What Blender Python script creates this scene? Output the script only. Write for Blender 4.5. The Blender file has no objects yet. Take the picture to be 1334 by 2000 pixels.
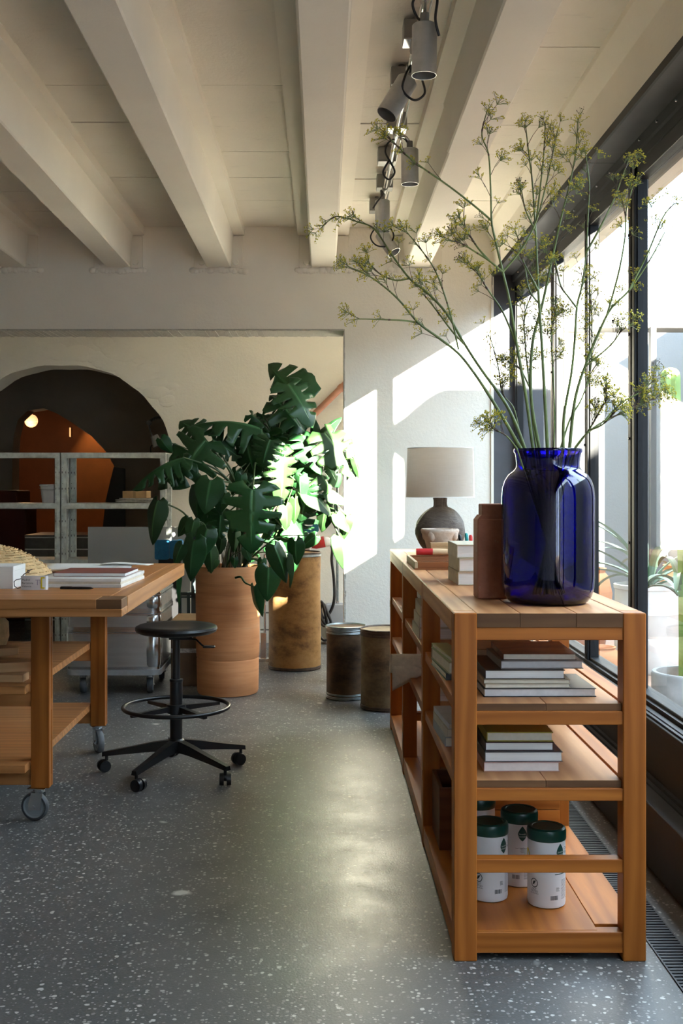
import bpy, bmesh, math, random
from mathutils import Vector, Matrix, Euler

SC = bpy.context.scene
COL = SC.collection
R = math.radians
PI = math.pi

# ------------------------------------------------------------------ camera
# eye 1.25 m above the floor looking along +Y; 39.6 mm on a 36 mm frame, shifted
cam_d = bpy.data.cameras.new('camera')
cam_d.sensor_width = 36.0
cam_d.lens = 39.6
cam_d.shift_x = 0.018
cam_d.shift_y = -0.0285
cam_d.clip_start = 0.05
cam = bpy.data.objects.new('camera', cam_d)
cam.location = (0, 0, 1.25)
cam.rotation_euler = (R(90), 0, 0)
COL.objects.link(cam)
SC.camera = cam

# ------------------------------------------------------------------ sky, sun, exposure
world = bpy.data.worlds.new('sky')
SC.world = world
world.use_nodes = True
wn = world.node_tree.nodes
bg = wn['Background']
bg.inputs['Color'].default_value = (0.66, 0.82, 1.0, 1)
bg.inputs['Strength'].default_value = 2.6
sun_d = bpy.data.lights.new('sun', 'SUN')
sun_d.energy = 24.0
sun_d.angle = R(0.55)
sun_d.color = (1.0, 0.91, 0.78)
sun = bpy.data.objects.new('sun', sun_d)
SUN_DIR = Vector((-1.0, 1.41, -0.62)).normalized()
sun.rotation_euler = SUN_DIR.to_track_quat('-Z', 'Y').to_euler()
sun.location = (6, -6, 6)
COL.objects.link(sun)
SC.view_settings.view_transform = 'Standard'
SC.view_settings.look = 'None'
SC.view_settings.exposure = 2.80
SC.view_settings.gamma = 1.0
SC.view_settings.use_curve_mapping = False
SC.cycles.use_denoising = True
SC.cycles.max_bounces = 10
SC.cycles.diffuse_bounces = 6
SC.cycles.glossy_bounces = 4
SC.cycles.transmission_bounces = 8
SC.cycles.transparent_max_bounces = 12
SC.cycles.caustics_reflective = False
SC.cycles.caustics_refractive = False
SC.cycles.sample_clamp_indirect = 6.0

# ------------------------------------------------------------------ helpers
F, H, VX, VY = 2200.0, 1.25, 631.0, 943.0
def at(px, py, Y):
    'real position of what the photograph shows at pixel px, py when it stands Y metres away'
    return Vector(((px - VX) * Y / F, Y, H - (py - VY) * Y / F))

class MB:
    'collects shapes in world coordinates; build() links them as ONE mesh object'
    def __init__(s): s.bm = bmesh.new()
    def box(s, x0, x1, y0, y1, z0, z1, bev=0.0, seg=1, rot=None, piv=None):
        m = Matrix.Translation(((x0+x1)/2, (y0+y1)/2, (z0+z1)/2)) @ Matrix.Diagonal((abs(x1-x0), abs(y1-y0), abs(z1-z0), 1))
        if rot is not None:
            p = Vector(piv) if piv is not None else Vector(((x0+x1)/2, (y0+y1)/2, (z0+z1)/2))
            m = Matrix.Translation(p) @ Euler(rot).to_matrix().to_4x4() @ Matrix.Translation(-p) @ m
        g = bmesh.ops.create_cube(s.bm, size=1, matrix=m)
        if bev > 0:
            es = list({e for v in g['verts'] for e in v.link_edges})
            bmesh.ops.bevel(s.bm, geom=es, offset=bev, segments=seg, affect='EDGES', profile=0.5)
        return s
    def ring(s, c, u, v, r, n):
        return [s.bm.verts.new(c + u*(r*math.cos(2*PI*i/n)) + v*(r*math.sin(2*PI*i/n))) for i in range(n)]
    def tube(s, pts, r, n=8, caps=True, closed=False):
        pts = [Vector(p) for p in pts]
        rs = r if isinstance(r, (list, tuple)) else [r]*len(pts)
        N = len(pts)
        rings = []
        u = None
        for i, p in enumerate(pts):
            if closed: t = pts[(i+1) % N] - pts[i-1]
            else: t = pts[min(i+1, N-1)] - pts[max(i-1, 0)]
            if t.length < 1e-9: t = Vector((0, 0, 1))
            t.normalize()
            if u is None:
                a = Vector((0, 0, 1)) if abs(t.z) < 0.9 else Vector((1, 0, 0))
                u = t.cross(a).normalized()
            else:
                u = u - t*u.dot(t)
                if u.length < 1e-6:
                    a = Vector((0, 0, 1)) if abs(t.z) < 0.9 else Vector((1, 0, 0))
                    u = t.cross(a)
                u.normalize()
            rings.append(s.ring(p, u, t.cross(u), rs[i], n))
        M = N if closed else N-1
        for i in range(M):
            a, b = rings[i], rings[(i+1) % N]
            for k in range(n):
                try: s.bm.faces.new((a[k], a[(k+1) % n], b[(k+1) % n], b[k]))
                except ValueError: pass
        if caps and not closed:
            s.bm.faces.new(rings[0][::-1]); s.bm.faces.new(rings[-1])
        return s
    def cyl(s, p0, p1, r0, r1=None, n=20):
        return s.tube([p0, p1], [r0, r0 if r1 is None else r1], n)
    def lathe(s, prof, c=(0, 0, 0), n=32, closed=False, jitter=None):
        'prof: (radius, z) pairs from one end to the other; r 0 closes the end'
        c = Vector(c); rings = []
        for r, z in prof:
            if r < 1e-6: rings.append([s.bm.verts.new(c + Vector((0, 0, z)))])
            else:
                ring = []
                for i in range(n):
                    a = 2*PI*i/n
                    rr = r + (jitter(a, z) if jitter else 0)
                    ring.append(s.bm.verts.new(c + Vector((rr*math.cos(a), rr*math.sin(a), z))))
                rings.append(ring)
        for i in range(len(rings) if closed else len(rings)-1):
            a, b = rings[i], rings[(i+1) % len(rings)]
            if len(a) == 1 and len(b) == 1: continue
            for k in range(n):
                k2 = (k+1) % n
                if len(a) == 1: s.bm.faces.new((a[0], b[k2], b[k]))
                elif len(b) == 1: s.bm.faces.new((a[k], a[k2], b[0]))
                else: s.bm.faces.new((a[k], a[k2], b[k2], b[k]))
        return s
    def prism(s, poly, axis, a0, a1):
        'polygon of 2-D points pushed along an axis from a0 to a1'
        def P(p, w):
            if axis == 'x': return (w, p[0], p[1])
            if axis == 'y': return (p[0], w, p[1])
            return (p[0], p[1], w)
        A = [s.bm.verts.new(P(p, a0)) for p in poly]
        B = [s.bm.verts.new(P(p, a1)) for p in poly]
        n = len(poly)
        s.bm.faces.new(A); s.bm.faces.new(B[::-1])
        for i in range(n): s.bm.faces.new((A[i], B[i], B[(i+1) % n], A[(i+1) % n]))
        return s
    def sphere(s, c, r, u=16, v=10, sc=(1, 1, 1)):
        m = Matrix.Translation(Vector(c)) @ Matrix.Diagonal((r*sc[0], r*sc[1], r*sc[2], 1))
        bmesh.ops.create_uvsphere(s.bm, u_segments=u, v_segments=v, radius=1, matrix=m)
        return s
    def grid(s, fn, nu, nv):
        'surface of points fn(u, v), 0..1 each way'
        V = [[s.bm.verts.new(fn(i/nu, j/nv)) for j in range(nv+1)] for i in range(nu+1)]
        for i in range(nu):
            for j in range(nv):
                s.bm.faces.new((V[i][j], V[i+1][j], V[i+1][j+1], V[i][j+1]))
        return s
    def build(s, name, mat, parent=None, smooth=None, loc=None, kind=None, recalc=True):
        if recalc: bmesh.ops.recalc_face_normals(s.bm, faces=s.bm.faces)
        me = bpy.data.meshes.new(name)
        if parent is not None:
            off = Vector(parent.get('_o', (0, 0, 0)))
            loc = off
        else:
            if loc is None:
                vs = [v.co for v in s.bm.verts]
                loc = Vector(((min(v.x for v in vs)+max(v.x for v in vs))/2, (min(v.y for v in vs)+max(v.y for v in vs))/2, min(v.z for v in vs)))
            off = Vector(loc)
        bmesh.ops.translate(s.bm, verts=s.bm.verts, vec=-off)
        s.bm.to_mesh(me); s.bm.free()
        if smooth:
            me.shade_smooth()
            me.set_sharp_from_angle(angle=R(smooth if smooth is not True else 40))
        if mat is not None: me.materials.append(mat)
        o = bpy.data.objects.new(name, me)
        COL.objects.link(o)
        o['_o'] = list(off)
        if parent is not None: o.parent = parent
        else: o.location = off
        if kind: o['kind'] = kind
        return o

def tag(o, label=None, cat=None, group=None, kind=None):
    if label: o['label'] = label
    if cat: o['category'] = cat
    if group: o['group'] = group
    if kind: o['kind'] = kind
    return o
def thing(name, label, cat, loc=(0, 0, 0), group=None):
    'an Empty at the base of a thing, parent of its parts'
    o = bpy.data.objects.new(name, None); COL.objects.link(o)
    o.location = loc; o['_o'] = list(loc); o.empty_display_size = 0.05
    return tag(o, label, cat, group)
def put(o, loc, rz=0, rot=None):
    o.location = loc; o.rotation_euler = rot if rot else (0, 0, rz)
    return o
def dup(o, loc=None, rz=None, label=None, parent=None):
    c = o.copy(); COL.objects.link(c)
    if parent is not None: c.parent = parent
    if loc is not None: c.location = loc
    if rz is not None: c.rotation_euler = (0, 0, rz)
    if label: c['label'] = label
    for ch in list(o.children): dup(ch, parent=c)
    return c
def inst(src, name, parent, M):
    'another object on the same mesh, placed in the parent frame'
    o = bpy.data.objects.new(name, src.data if hasattr(src, 'data') else src)
    COL.objects.link(o); o.parent = parent; o.matrix_local = M
    return o

# ------------------------------------------------------------------ materials
def nmat(name):
    m = bpy.data.materials.new(name); m.use_nodes = True
    nt = m.node_tree
    return m, nt, nt.nodes['Principled BSDF']
def node(nt, t, **kw):
    n = nt.nodes.new(t)
    for k, v in kw.items(): setattr(n, k, v)
    return n
def mixc(nt, fac, a, b, mode='MIX'):
    n = nt.nodes.new('ShaderNodeMix'); n.data_type = 'RGBA'; n.blend_type = mode
    for sock, v in ((n.inputs[0], fac), (n.inputs[6], a), (n.inputs[7], b)):
        if hasattr(v, 'is_linked'): nt.links.new(v, sock)
        elif isinstance(v, (int, float)): sock.default_value = v
        else: sock.default_value = (*v, 1)
    return n.outputs[2]
def ramp(nt, fac, stops):
    n = nt.nodes.new('ShaderNodeValToRGB')
    while len(n.color_ramp.elements) < len(stops): n.color_ramp.elements.new(0.5)
    for e, (p, c) in zip(n.color_ramp.elements, stops):
        e.position = p; e.color = (*c, 1) if not isinstance(c, (int, float)) else (c, c, c, 1)
    nt.links.new(fac, n.inputs[0])
    return n.outputs[0]
def coords(nt, scale=(1, 1, 1), rot=(0, 0, 0), loc=(0, 0, 0)):
    tc = node(nt, 'ShaderNodeTexCoord'); mp = node(nt, 'ShaderNodeMapping')
    mp.inputs['Scale'].default_value = scale; mp.inputs['Rotation'].default_value = rot; mp.inputs['Location'].default_value = loc
    nt.links.new(tc.outputs['Object'], mp.inputs['Vector'])
    return mp.outputs['Vector']
def noise(nt, vec, scale, detail=3, rough=0.55, dist=0):
    n = node(nt, 'ShaderNodeTexNoise')
    n.inputs['Scale'].default_value = scale; n.inputs['Detail'].default_value = detail
    n.inputs['Roughness'].default_value = rough; n.inputs['Distortion'].default_value = dist
    nt.links.new(vec, n.inputs['Vector'])
    return n.outputs['Fac']
def bump(nt, b, h, strength=0.3, dist=0.01):
    n = node(nt, 'ShaderNodeBump'); n.inputs['Strength'].default_value = strength; n.inputs['Distance'].default_value = dist
    nt.links.new(h, n.inputs['Height']); nt.links.new(n.outputs['Normal'], b.inputs['Normal'])
def pbr(name, col, rough=0.5, metal=0.0, var=0.0, vscale=8.0, bmp=0.0, bscale=60.0, spec=0.5, stretch=(1, 1, 1), coat=0.0, bdist=0.004):
    m, nt, b = nmat(name)
    b.inputs['Base Color'].default_value = (*col, 1); b.inputs['Roughness'].default_value = rough
    b.inputs['Metallic'].default_value = metal; b.inputs['Specular IOR Level'].default_value = spec
    if coat: b.inputs['Coat Weight'].default_value = coat; b.inputs['Coat Roughness'].default_value = 0.15
    if var:
        f = noise(nt, coords(nt, stretch), vscale, 5)
        f2 = ramp(nt, f, [(0.3, 0.0), (0.7, 1.0)])
        nt.links.new(mixc(nt, f2, tuple(max(0, c*(1-var)) for c in col), tuple(min(1, c*(1+var)) for c in col)), b.inputs['Base Color'])
    if bmp:
        bump(nt, b, noise(nt, coords(nt, stretch), bscale, 4), bmp, bdist)
    return m
def wood(name, light, dark, axis, rough=0.45, ring=1.0, knots=True, scale=1.0):
    'planed softwood with the grain along one axis'
    m, nt, b = nmat(name)
    st = {'x': (0.09, 1, 1), 'y': (1, 0.09, 1), 'z': (1, 1, 0.09)}[axis]
    oi = node(nt, 'ShaderNodeObjectInfo')
    v = coords(nt, tuple(k*scale for k in st))
    off = node(nt, 'ShaderNodeVectorMath', operation='ADD'); sc = node(nt, 'ShaderNodeVectorMath', operation='SCALE')
    comb = node(nt, 'ShaderNodeCombineXYZ')
    for k in range(3): nt.links.new(oi.outputs['Random'], comb.inputs[k])
    nt.links.new(comb.outputs[0], sc.inputs[0]); sc.inputs['Scale'].default_value = 7.0
    b.inputs['Specular IOR Level'].default_value = 0.22
    nt.links.new(v, off.inputs[0]); nt.links.new(sc.outputs[0], off.inputs[1])
    v = off.outputs[0]
    w = node(nt, 'ShaderNodeTexWave', wave_type='RINGS', rings_direction={'x': 'X', 'y': 'Y', 'z': 'Z'}[axis])
    w.inputs['Scale'].default_value = 9.0*ring; w.inputs['Distortion'].default_value = 7.0
    w.inputs['Detail'].default_value = 3.0; w.inputs['Detail Scale'].default_value = 1.2
    nt.links.new(v, w.inputs['Vector'])
    fine = noise(nt, v, 70, 4, 0.6)
    big = noise(nt, v, 3.0, 2)
    c1 = ramp(nt, w.outputs['Fac'], [(0.0, light), (0.55, tuple(l*0.75+d*0.25 for l, d in zip(light, dark))), (1.0, tuple(l*0.4+d*0.6 for l, d in zip(light, dark)))])
    c2 = mixc(nt, ramp(nt, fine, [(0.35, 0.0), (0.75, 0.35)]), c1, dark)
    hue = mixc(nt, ramp(nt, big, [(0.3, 0.0), (0.7, 0.35)]), c2, tuple(l*0.62+d*0.38 for l, d in zip(light, dark)))
    rv = node(nt, 'ShaderNodeMapRange'); rv.inputs['To Min'].default_value = 0.86; rv.inputs['To Max'].default_value = 1.1
    nt.links.new(oi.outputs['Random'], rv.inputs['Value'])
    hv = node(nt, 'ShaderNodeHueSaturation'); nt.links.new(rv.outputs[0], hv.inputs['Value']); nt.links.new(hue, hv.inputs['Color'])
    out = hv.outputs[0]
    if knots:
        kv = node(nt, 'ShaderNodeTexVoronoi'); kv.inputs['Scale'].default_value = 2.6
        ks = {'x': (0.45, 1, 1), 'y': (1, 0.45, 1), 'z': (1, 1, 0.45)}[axis]
        nt.links.new(coords(nt, ks), kv.inputs['Vector'])
        out = mixc(nt, ramp(nt, kv.outputs['Distance'], [(0.03, 0.75), (0.075, 0.0)]), out, tuple(d*0.35 for d in dark))
    nt.links.new(out, b.inputs['Base Color'])
    b.inputs['Roughness'].default_value = rough
    bump(nt, b, fine, 0.12, 0.002)
    return m

WALL_C = (0.88, 0.845, 0.765)
def plaster(name, col, stain=0.0, bs=0.2):
    m, nt, b = nmat(name)
    v = coords(nt)
    n1 = noise(nt, v, 1.3, 5); n2 = noise(nt, v, 55, 4, 0.65); n3 = noise(nt, v, 9, 3)
    c = mixc(nt, ramp(nt, n1, [(0.35, 0.0), (0.7, 1.0)]), col, tuple(k*0.9 for k in col))
    if stain:
        sv = noise(nt, coords(nt, (2.5, 9, 2.5)), 2.2, 7, 0.7)
        c = mixc(nt, ramp(nt, sv, [(0.60, 0.0), (0.72, stain)]), c, tuple(k*0.45 for k in col))
    nt.links.new(c, b.inputs['Base Color']); b.inputs['Roughness'].default_value = 0.85
    b.inputs['Specular IOR Level'].default_value = 0.25
    mx = node(nt, 'ShaderNodeMath', operation='ADD'); nt.links.new(n2, mx.inputs[0]); nt.links.new(n3, mx.inputs[1])
    bump(nt, b, mx.outputs[0], bs, 0.012)
    return m

M = {}
M['wall'] = plaster('wall_plaster', WALL_C)
M['rough'] = plaster('raw_concrete_edge', (0.5, 0.48, 0.42), 0.5, 0.9)
M['beam'] = plaster('painted_beam', (0.83, 0.79, 0.70), 0.0, 0.1)
M['plank'] = plaster('ceiling_concrete', (0.78, 0.74, 0.655), 0.35, 0.2)
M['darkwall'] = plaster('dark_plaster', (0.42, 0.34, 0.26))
M['outwall'] = plaster('courtyard_render', (0.16, 0.16, 0.16), 0.0, 0.2)
M['steel'] = pbr('blackened_steel', (0.020, 0.021, 0.024), 0.5, 0.0, 0.35, 6, 0.05, 30, 0.3)
M['frame'] = pbr('black_aluminium', (0.010, 0.0105, 0.012), 0.55, 0, 0, spec=0.22)
M['jamb'] = pbr('graphite_panel', (0.055, 0.058, 0.068), 0.6, 0, 0.15, 8)
M['black'] = pbr('black_plastic', (0.010, 0.010, 0.012), 0.4)
M['blackmetal'] = pbr('black_powder_coat', (0.008, 0.008, 0.009), 0.36)
M['rubber'] = pbr('grey_rubber', (0.16, 0.165, 0.17), 0.6)
M['galv'] = pbr('galvanised_steel', (0.72, 0.77, 0.745), 0.42, 0.2, 0.22, 22, 0.05, 60)
M['chrome'] = pbr('chromed_steel', (0.62, 0.63, 0.64), 0.22, 1.0)
M['alu'] = pbr('brushed_aluminium', (0.55, 0.53, 0.51), 0.34, 0.9, 0.1, 30, 0.06, 90, stretch=(0.1, 1, 1))
M['spot'] = pbr('satin_aluminium', (0.46, 0.46, 0.45), 0.4, 0.9, 0.1, 30)
M['copper'] = pbr('copper_pipe', (0.40, 0.19, 0.125), 0.42, 0.35, 0.2, 12)
M['white'] = pbr('white_paper', (0.82, 0.82, 0.80), 0.7)
M['page'] = pbr('page_block', (0.84, 0.82, 0.80), 0.8, 0, 0.12, 60, 0.3, 160, stretch=(0.05, 0.05, 6))
M['terra'] = None

# terrazzo floor: grey cement with pale chips, worn and half polished
m, nt, b = nmat('terrazzo')
v = coords(nt)
def chips(scale, lo, hi, seedloc):
    vr = node(nt, 'ShaderNodeTexVoronoi'); vr.inputs['Scale'].default_value = scale
    dn = node(nt, 'ShaderNodeTexNoise'); dn.inputs['Scale'].default_value = scale*0.9
    nt.links.new(v, dn.inputs['Vector'])
    ad = node(nt, 'ShaderNodeVectorMath', operation='MULTIPLY_ADD')
    nt.links.new(dn.outputs['Color'], ad.inputs[0]); ad.inputs[1].default_value = (0.6/scale,)*3
    mp = coords(nt, (1, 1, 1), (0, 0, 0), seedloc); nt.links.new(mp, ad.inputs[2])
    nt.links.new(ad.outputs[0], vr.inputs['Vector'])
    sep = node(nt, 'ShaderNodeSeparateColor'); nt.links.new(vr.outputs['Color'], sep.inputs[0])
    # radius differs from chip to chip
    mr = node(nt, 'ShaderNodeMapRange'); mr.inputs['To Min'].default_value = lo; mr.inputs['To Max'].default_value = hi
    nt.links.new(sep.outputs[0], mr.inputs['Value'])
    sb = node(nt, 'ShaderNodeMath', operation='SUBTRACT'); nt.links.new(mr.outputs[0], sb.inputs[0]); nt.links.new(vr.outputs['Distance'], sb.inputs[1])
    ml = node(nt, 'ShaderNodeMath', operation='MULTIPLY'); ml.use_clamp = True; nt.links.new(sb.outputs[0], ml.inputs[0]); ml.inputs[1].default_value = 12.0
    return ml.outputs[0], sep.outputs[1]
f1, r1 = chips(92, -0.02, 0.52, (0, 0, 0))
f2, r2 = chips(46, -0.55, 0.36, (3.1, 1.7, 0))
f3, r3 = chips(7, -1.1, 0.2, (0.4, 5.2, 0))
big = noise(nt, v, 1.1, 6, 0.65)
base = ramp(nt, big, [(0.3, (0.080, 0.078, 0.076)), (0.7, (0.118, 0.114, 0.110))])
gr = noise(nt, v, 160, 3); base = mixc(nt, ramp(nt, gr, [(0.4, 0.0), (0.8, 0.5)]), base, (0.135, 0.132, 0.128))
cc = ramp(nt, r1, [(0.2, (0.13, 0.125, 0.12)), (0.55, (0.26, 0.25, 0.235)), (0.95, (0.46, 0.45, 0.42))])
c = mixc(nt, f1, base, cc); c = mixc(nt, f2, c, (0.50, 0.49, 0.46)); c = mixc(nt, f3, c, (0.58, 0.57, 0.53))
crk = noise(nt, coords(nt, (1, 3, 1)), 2.3, 9, 0.72, 0.6)
c = mixc(nt, ramp(nt, crk, [(0.64, 0.0), (0.70, 0.55)]), c, (0.07, 0.065, 0.058))
nt.links.new(c, b.inputs['Base Color'])
rr = noise(nt, v, 2.6, 7, 0.7)
nt.links.new(ramp(nt, rr, [(0.3, 0.30), (0.7, 0.50)]), b.inputs['Roughness'])
b.inputs['Specular IOR Level'].default_value = 0.5
hb = node(nt, 'ShaderNodeMath', operation='ADD'); nt.links.new(gr, hb.inputs[0]); nt.links.new(rr, hb.inputs[1])
bump(nt, b, hb.outputs[0], 0.16, 0.004)
M['floor'] = m

# window glass: clear, with the reflection of a flat pane
m, nt, b = nmat('window_glass')
nt.nodes.remove(b)
tr = node(nt, 'ShaderNodeBsdfTransparent'); tr.inputs[0].default_value = (0.95, 0.97, 0.96, 1)
gl = node(nt, 'ShaderNodeBsdfGlossy'); gl.inputs['Roughness'].default_value = 0.0
fr = node(nt, 'ShaderNodeFresnel'); fr.inputs['IOR'].default_value = 1.5
mx = node(nt, 'ShaderNodeMixShader')
ge = node(nt, 'ShaderNodeNewGeometry')          # reflect at the outer faces only
inv = node(nt, 'ShaderNodeMath', operation='SUBTRACT'); inv.inputs[0].default_value = 1.0; nt.links.new(ge.outputs['Backfacing'], inv.inputs[1])
fm_ = node(nt, 'ShaderNodeMath', operation='MULTIPLY'); nt.links.new(fr.outputs[0], fm_.inputs[0]); nt.links.new(inv.outputs[0], fm_.inputs[1])
nt.links.new(fm_.outputs[0], mx.inputs[0]); nt.links.new(tr.outputs[0], mx.inputs[1]); nt.links.new(gl.outputs[0], mx.inputs[2])
nt.links.new(mx.outputs[0], nt.nodes['Material Output'].inputs['Surface'])
M['glass'] = m

def S(o, label=None):
    o['kind'] = 'structure'
    if label: o['label'] = label
    return o

# ------------------------------------------------------------------ the room
XL, YB, YF, XR = -4.3, 6.94, -2.2, 1.048
NIX, NIZ = 0.129, 2.196          # the wide opening in the back wall
YA = 8.8                         # the wall with the arch, behind it
ZC = 2.827
S(MB().box(XL, 1.16, YF, 14.0, -0.2, 0.0).build('floor', M['floor']))

# back wall with the wide opening
bw = MB()
bw.prism([(XL, NIZ), (NIX, NIZ), (NIX, 0), (XR, 0), (XR, 3.0), (XL, 3.0)], 'y', YB, YB+0.29)
wall_back = S(bw.build('wall_back', M['wall']))
# bare broken edge of that opening, under the lintel and down its side
random.seed(5)
eb = MB()
n = 150
for i in range(n):
    x0 = -3.0 + (NIX-0.002+3.0)*i/n; x1 = -3.0 + (NIX-0.002+3.0)*(i+1)/n
    eb.box(x0, x1, YB-0.001-random.random()*0.004, YB+0.288, NIZ-0.006-random.random()*0.006, NIZ+0.001)
S(eb.build('lintel_edge', M['rough'], wall_back))
eb = MB()
for i in range(60):
    z0 = NIZ*i/60; z1 = NIZ*(i+1)/60
    k = 0.004+random.random()*(0.010 if z0 < 0.8 else 0.003)
    eb.box(NIX-0.001, NIX+k, YB-0.003, YB+0.01, z0, z1)
S(eb.build('side_edge', M['rough'], wall_back))
S(MB().box(XR-0.014, XR+0.002, YB-0.012, YB+0.02, 0, 2.53).build('corner_bead', M['beam'], wall_back))

# the wall with the arch
poly = [(XL, 0), (-2.90, 0), (-2.90, 1.46)]
for i in range(1, 40):
    a = PI - PI*i/40
    wob = 0.006*math.sin(7*a)+0.004*math.sin(19*a)
    poly.append((-2.045+(0.855+wob)*math.cos(a), 1.46+(0.715+wob)*math.sin(a)))
poly += [(-1.19, 1.46), (-1.19, 0), (2.2, 0), (2.2, 3.0), (XL, 3.0)]
wall_arch = S(MB().prism(poly, 'y', YA, YA+0.32).build('wall_arch', M['wall']))
random.seed(3)
rp = MB()                        # thick hand-thrown render around the arch head
for k in range(60):
    a = R(30+112*k/59); rr = 0.035+0.05*random.random()
    r0 = 0.91+0.15*random.random()**2
    c = Vector((-2.045+(0.0+r0)*math.cos(a), YA-0.001, 1.46+(r0-0.13)*math.sin(a)))
    rp.sphere(c, rr, 12, 6, (1.0+0.8*random.random(), 0.07, 0.7))
S(rp.build('render_patch', M['wall'], wall_arch, smooth=60))
# dark vaulted space beyond the arch
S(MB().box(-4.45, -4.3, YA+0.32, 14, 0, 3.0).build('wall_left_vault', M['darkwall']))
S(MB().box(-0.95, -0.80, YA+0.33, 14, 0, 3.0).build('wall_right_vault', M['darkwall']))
YV = 11.0
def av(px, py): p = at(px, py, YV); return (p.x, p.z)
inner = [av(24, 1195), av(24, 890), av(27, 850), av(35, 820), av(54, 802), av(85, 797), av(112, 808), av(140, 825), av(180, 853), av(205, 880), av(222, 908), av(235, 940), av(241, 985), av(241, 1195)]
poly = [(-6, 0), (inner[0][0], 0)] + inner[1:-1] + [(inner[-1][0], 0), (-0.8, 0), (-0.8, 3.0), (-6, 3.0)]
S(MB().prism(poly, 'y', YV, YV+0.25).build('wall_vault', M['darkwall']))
S(MB().box(-6, -0.8, 13.6, 13.75, 0, 3.0).build('wall_ochre', pbr('ochre_wall', (0.20, 0.062, 0.016), 0.6, 0, 0.2, 3)))

# other walls, out of the picture
S(MB().box(XL-0.2, XL, YF, YA+0.3, 0, 3.0).build('wall_left', M['wall']))
S(MB().box(XL, 1.4, YF-0.2, YF, 0, 3.0).build('wall_front', M['wall']))

# ceiling: slab, planks lying across, beams with side ledges
ceiling = S(MB().box(XL-0.2, 1.6, YF-0.2, 14.0, ZC+0.014, ZC+0.2).build('ceiling', M['plank']))
BC = [-5.19, -4.54, -3.89, -3.24, -2.58, -1.905, -1.26, -0.642, 0.0015, 0.58]
for i, xc in enumerate(BC):
    if xc < XL: continue
    bm_ = MB()
    def prof(xc): return [(xc-0.076, 2.584), (xc-0.070, 2.578), (xc+0.070, 2.578), (xc+0.076, 2.584), (xc+0.094, ZC+0.012), (xc-0.094, ZC+0.012)]
    if i == len(BC)-1:
        bm_.prism(prof(xc), 'y', 4.535, YB)
        beam = S(bm_.build('ceiling_beam', M['beam']))
        S(MB().prism([(x+ (0.006 if x > xc else -0.006), z-0.002) for x, z in prof(xc)], 'y', YF, 4.528).build('beam_section', M['beam'], beam))
    else:
        bm_.prism(prof(xc), 'y', YF, YB)
        beam = S(bm_.build('ceiling_beam', M['beam']))
    for s in (-1, 1):
        a, c_ = sorted((xc+s*0.075, xc+s*0.158))
        S(MB().prism([(a, ZC-0.052), (c_, ZC-0.052) , (c_, ZC+0.012), (a, ZC+0.012)] if s > 0 else [(a, ZC-0.052), (c_, ZC-0.052), (c_, ZC+0.012), (a, ZC+0.012)], 'y', YF, YB).build('side_ledge', M['beam'], beam))
        # plate and bolt where the beam meets the wall
        x0, x1 = sorted((xc+s*0.07, xc+s*0.150))
        S(MB().box(x0, x1, YB-0.012, YB, 2.572, 2.77, 0.003).build('end_plate', M['beam'], beam))
        bx = xc+s*0.105
        S(MB().cyl((bx, YB-0.03, 2.605), (bx, YB-0.01, 2.605), 0.017, 0.02, 8).build('bolt', M['beam'], beam))
random.seed(8)
rg = MB()                        # lumpy plaster under the beam seats
for xc in BC[3:]:
    for k in range(16):
        x = xc-0.16+0.32*k/15
        rg.sphere((x, YB, 2.565-0.012*random.random()), 0.016+0.012*random.random(), 8, 5, (1, 0.5, 0.8))
S(rg.build('plaster_ridge', M['wall'], wall_back, smooth=60))
# planks between the beams
xs = [XL] + [v for xc in BC for v in (xc-0.158, xc+0.158)] + [1.0]
random.seed(2)
for i in range(0, len(xs), 2):
    x0, x1 = xs[i], xs[i+1]
    if x1-x0 < 0.05: continue
    y = YF
    while y < YB-0.01:
        y1 = min(y+0.42+0.05*random.random(), YB)
        if YB-y1 < 0.15: y1 = YB
        if y1 > 1.0 and x1 > -4.0:
            dz = random.random()*0.005
            MB().box(x0-0.003, x1+0.003, y+0.002, y1-0.002, ZC-dz, ZC+0.013).build('ceiling_plank', M['plank'], ceiling)
        y = y1
# concrete edge beam over the windows
wr = MB().prism([(XR, 2.545), (1.5, 2.545), (1.5, ZC+0.02), (1.0, ZC+0.02), (1.0, ZC-0.03), (XR, ZC-0.10)], 'y', YF, YB)
S(wr.build('wall_right', M['beam']))

# window wall: plinth, panel, sill, soffit, reveal
S(MB().box(XR, 1.17, YF, YB, 0.012, 0.217, 0.003).box(XR+0.012, 1.17, YF, YB, 0, 0.02).build('baseboard_right', M['steel']))
tr1 = MB().box(1.139, 1.30, YF, YB, 0.2, 0.44).box(1.125, 1.139, YF, YB, 0.225, 0.237).box(1.11, 1.125, YF, YB, 0.217, 0.224)
S(tr1.build('trim_1', M['frame']))
sl = MB().box(1.118, 1.28, YF, YB, 0.418, 0.440, 0.002).box(1.128, 1.139, YF, YB, 0.44, 0.4475).box(1.147, 1.168, YF, YB, 0.44, 0.4475).box(1.172, 1.24, YF, YB, 0.44, 0.462)
sill = S(sl.build('trim_2', M['frame']))
S(MB().box(1.1395, 1.1465, YF, YB, 0.4401, 0.4425).build('track_strip', M['chrome'], sill))
soff = S(MB().box(XR+0.003, 1.42, YF, YB, 2.535, 2.545).build('trim_3', M['frame']))
ys = [YF, -1.5, 0.0, 1.5, 3.0, 4.5, 6.0, YB]
for a, c_ in zip(ys[:-1], ys[1:]):
    S(MB().box(XR+0.004, 1.235, a+0.0015, c_-0.0015, 2.527, 2.535, 0.001).build('soffit_plate', M['steel'], soff))
S(MB().box(XR-0.004, XR+0.006, YF, YB, 2.518, 2.548).build('edge_strip', M['frame'], soff))
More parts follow.
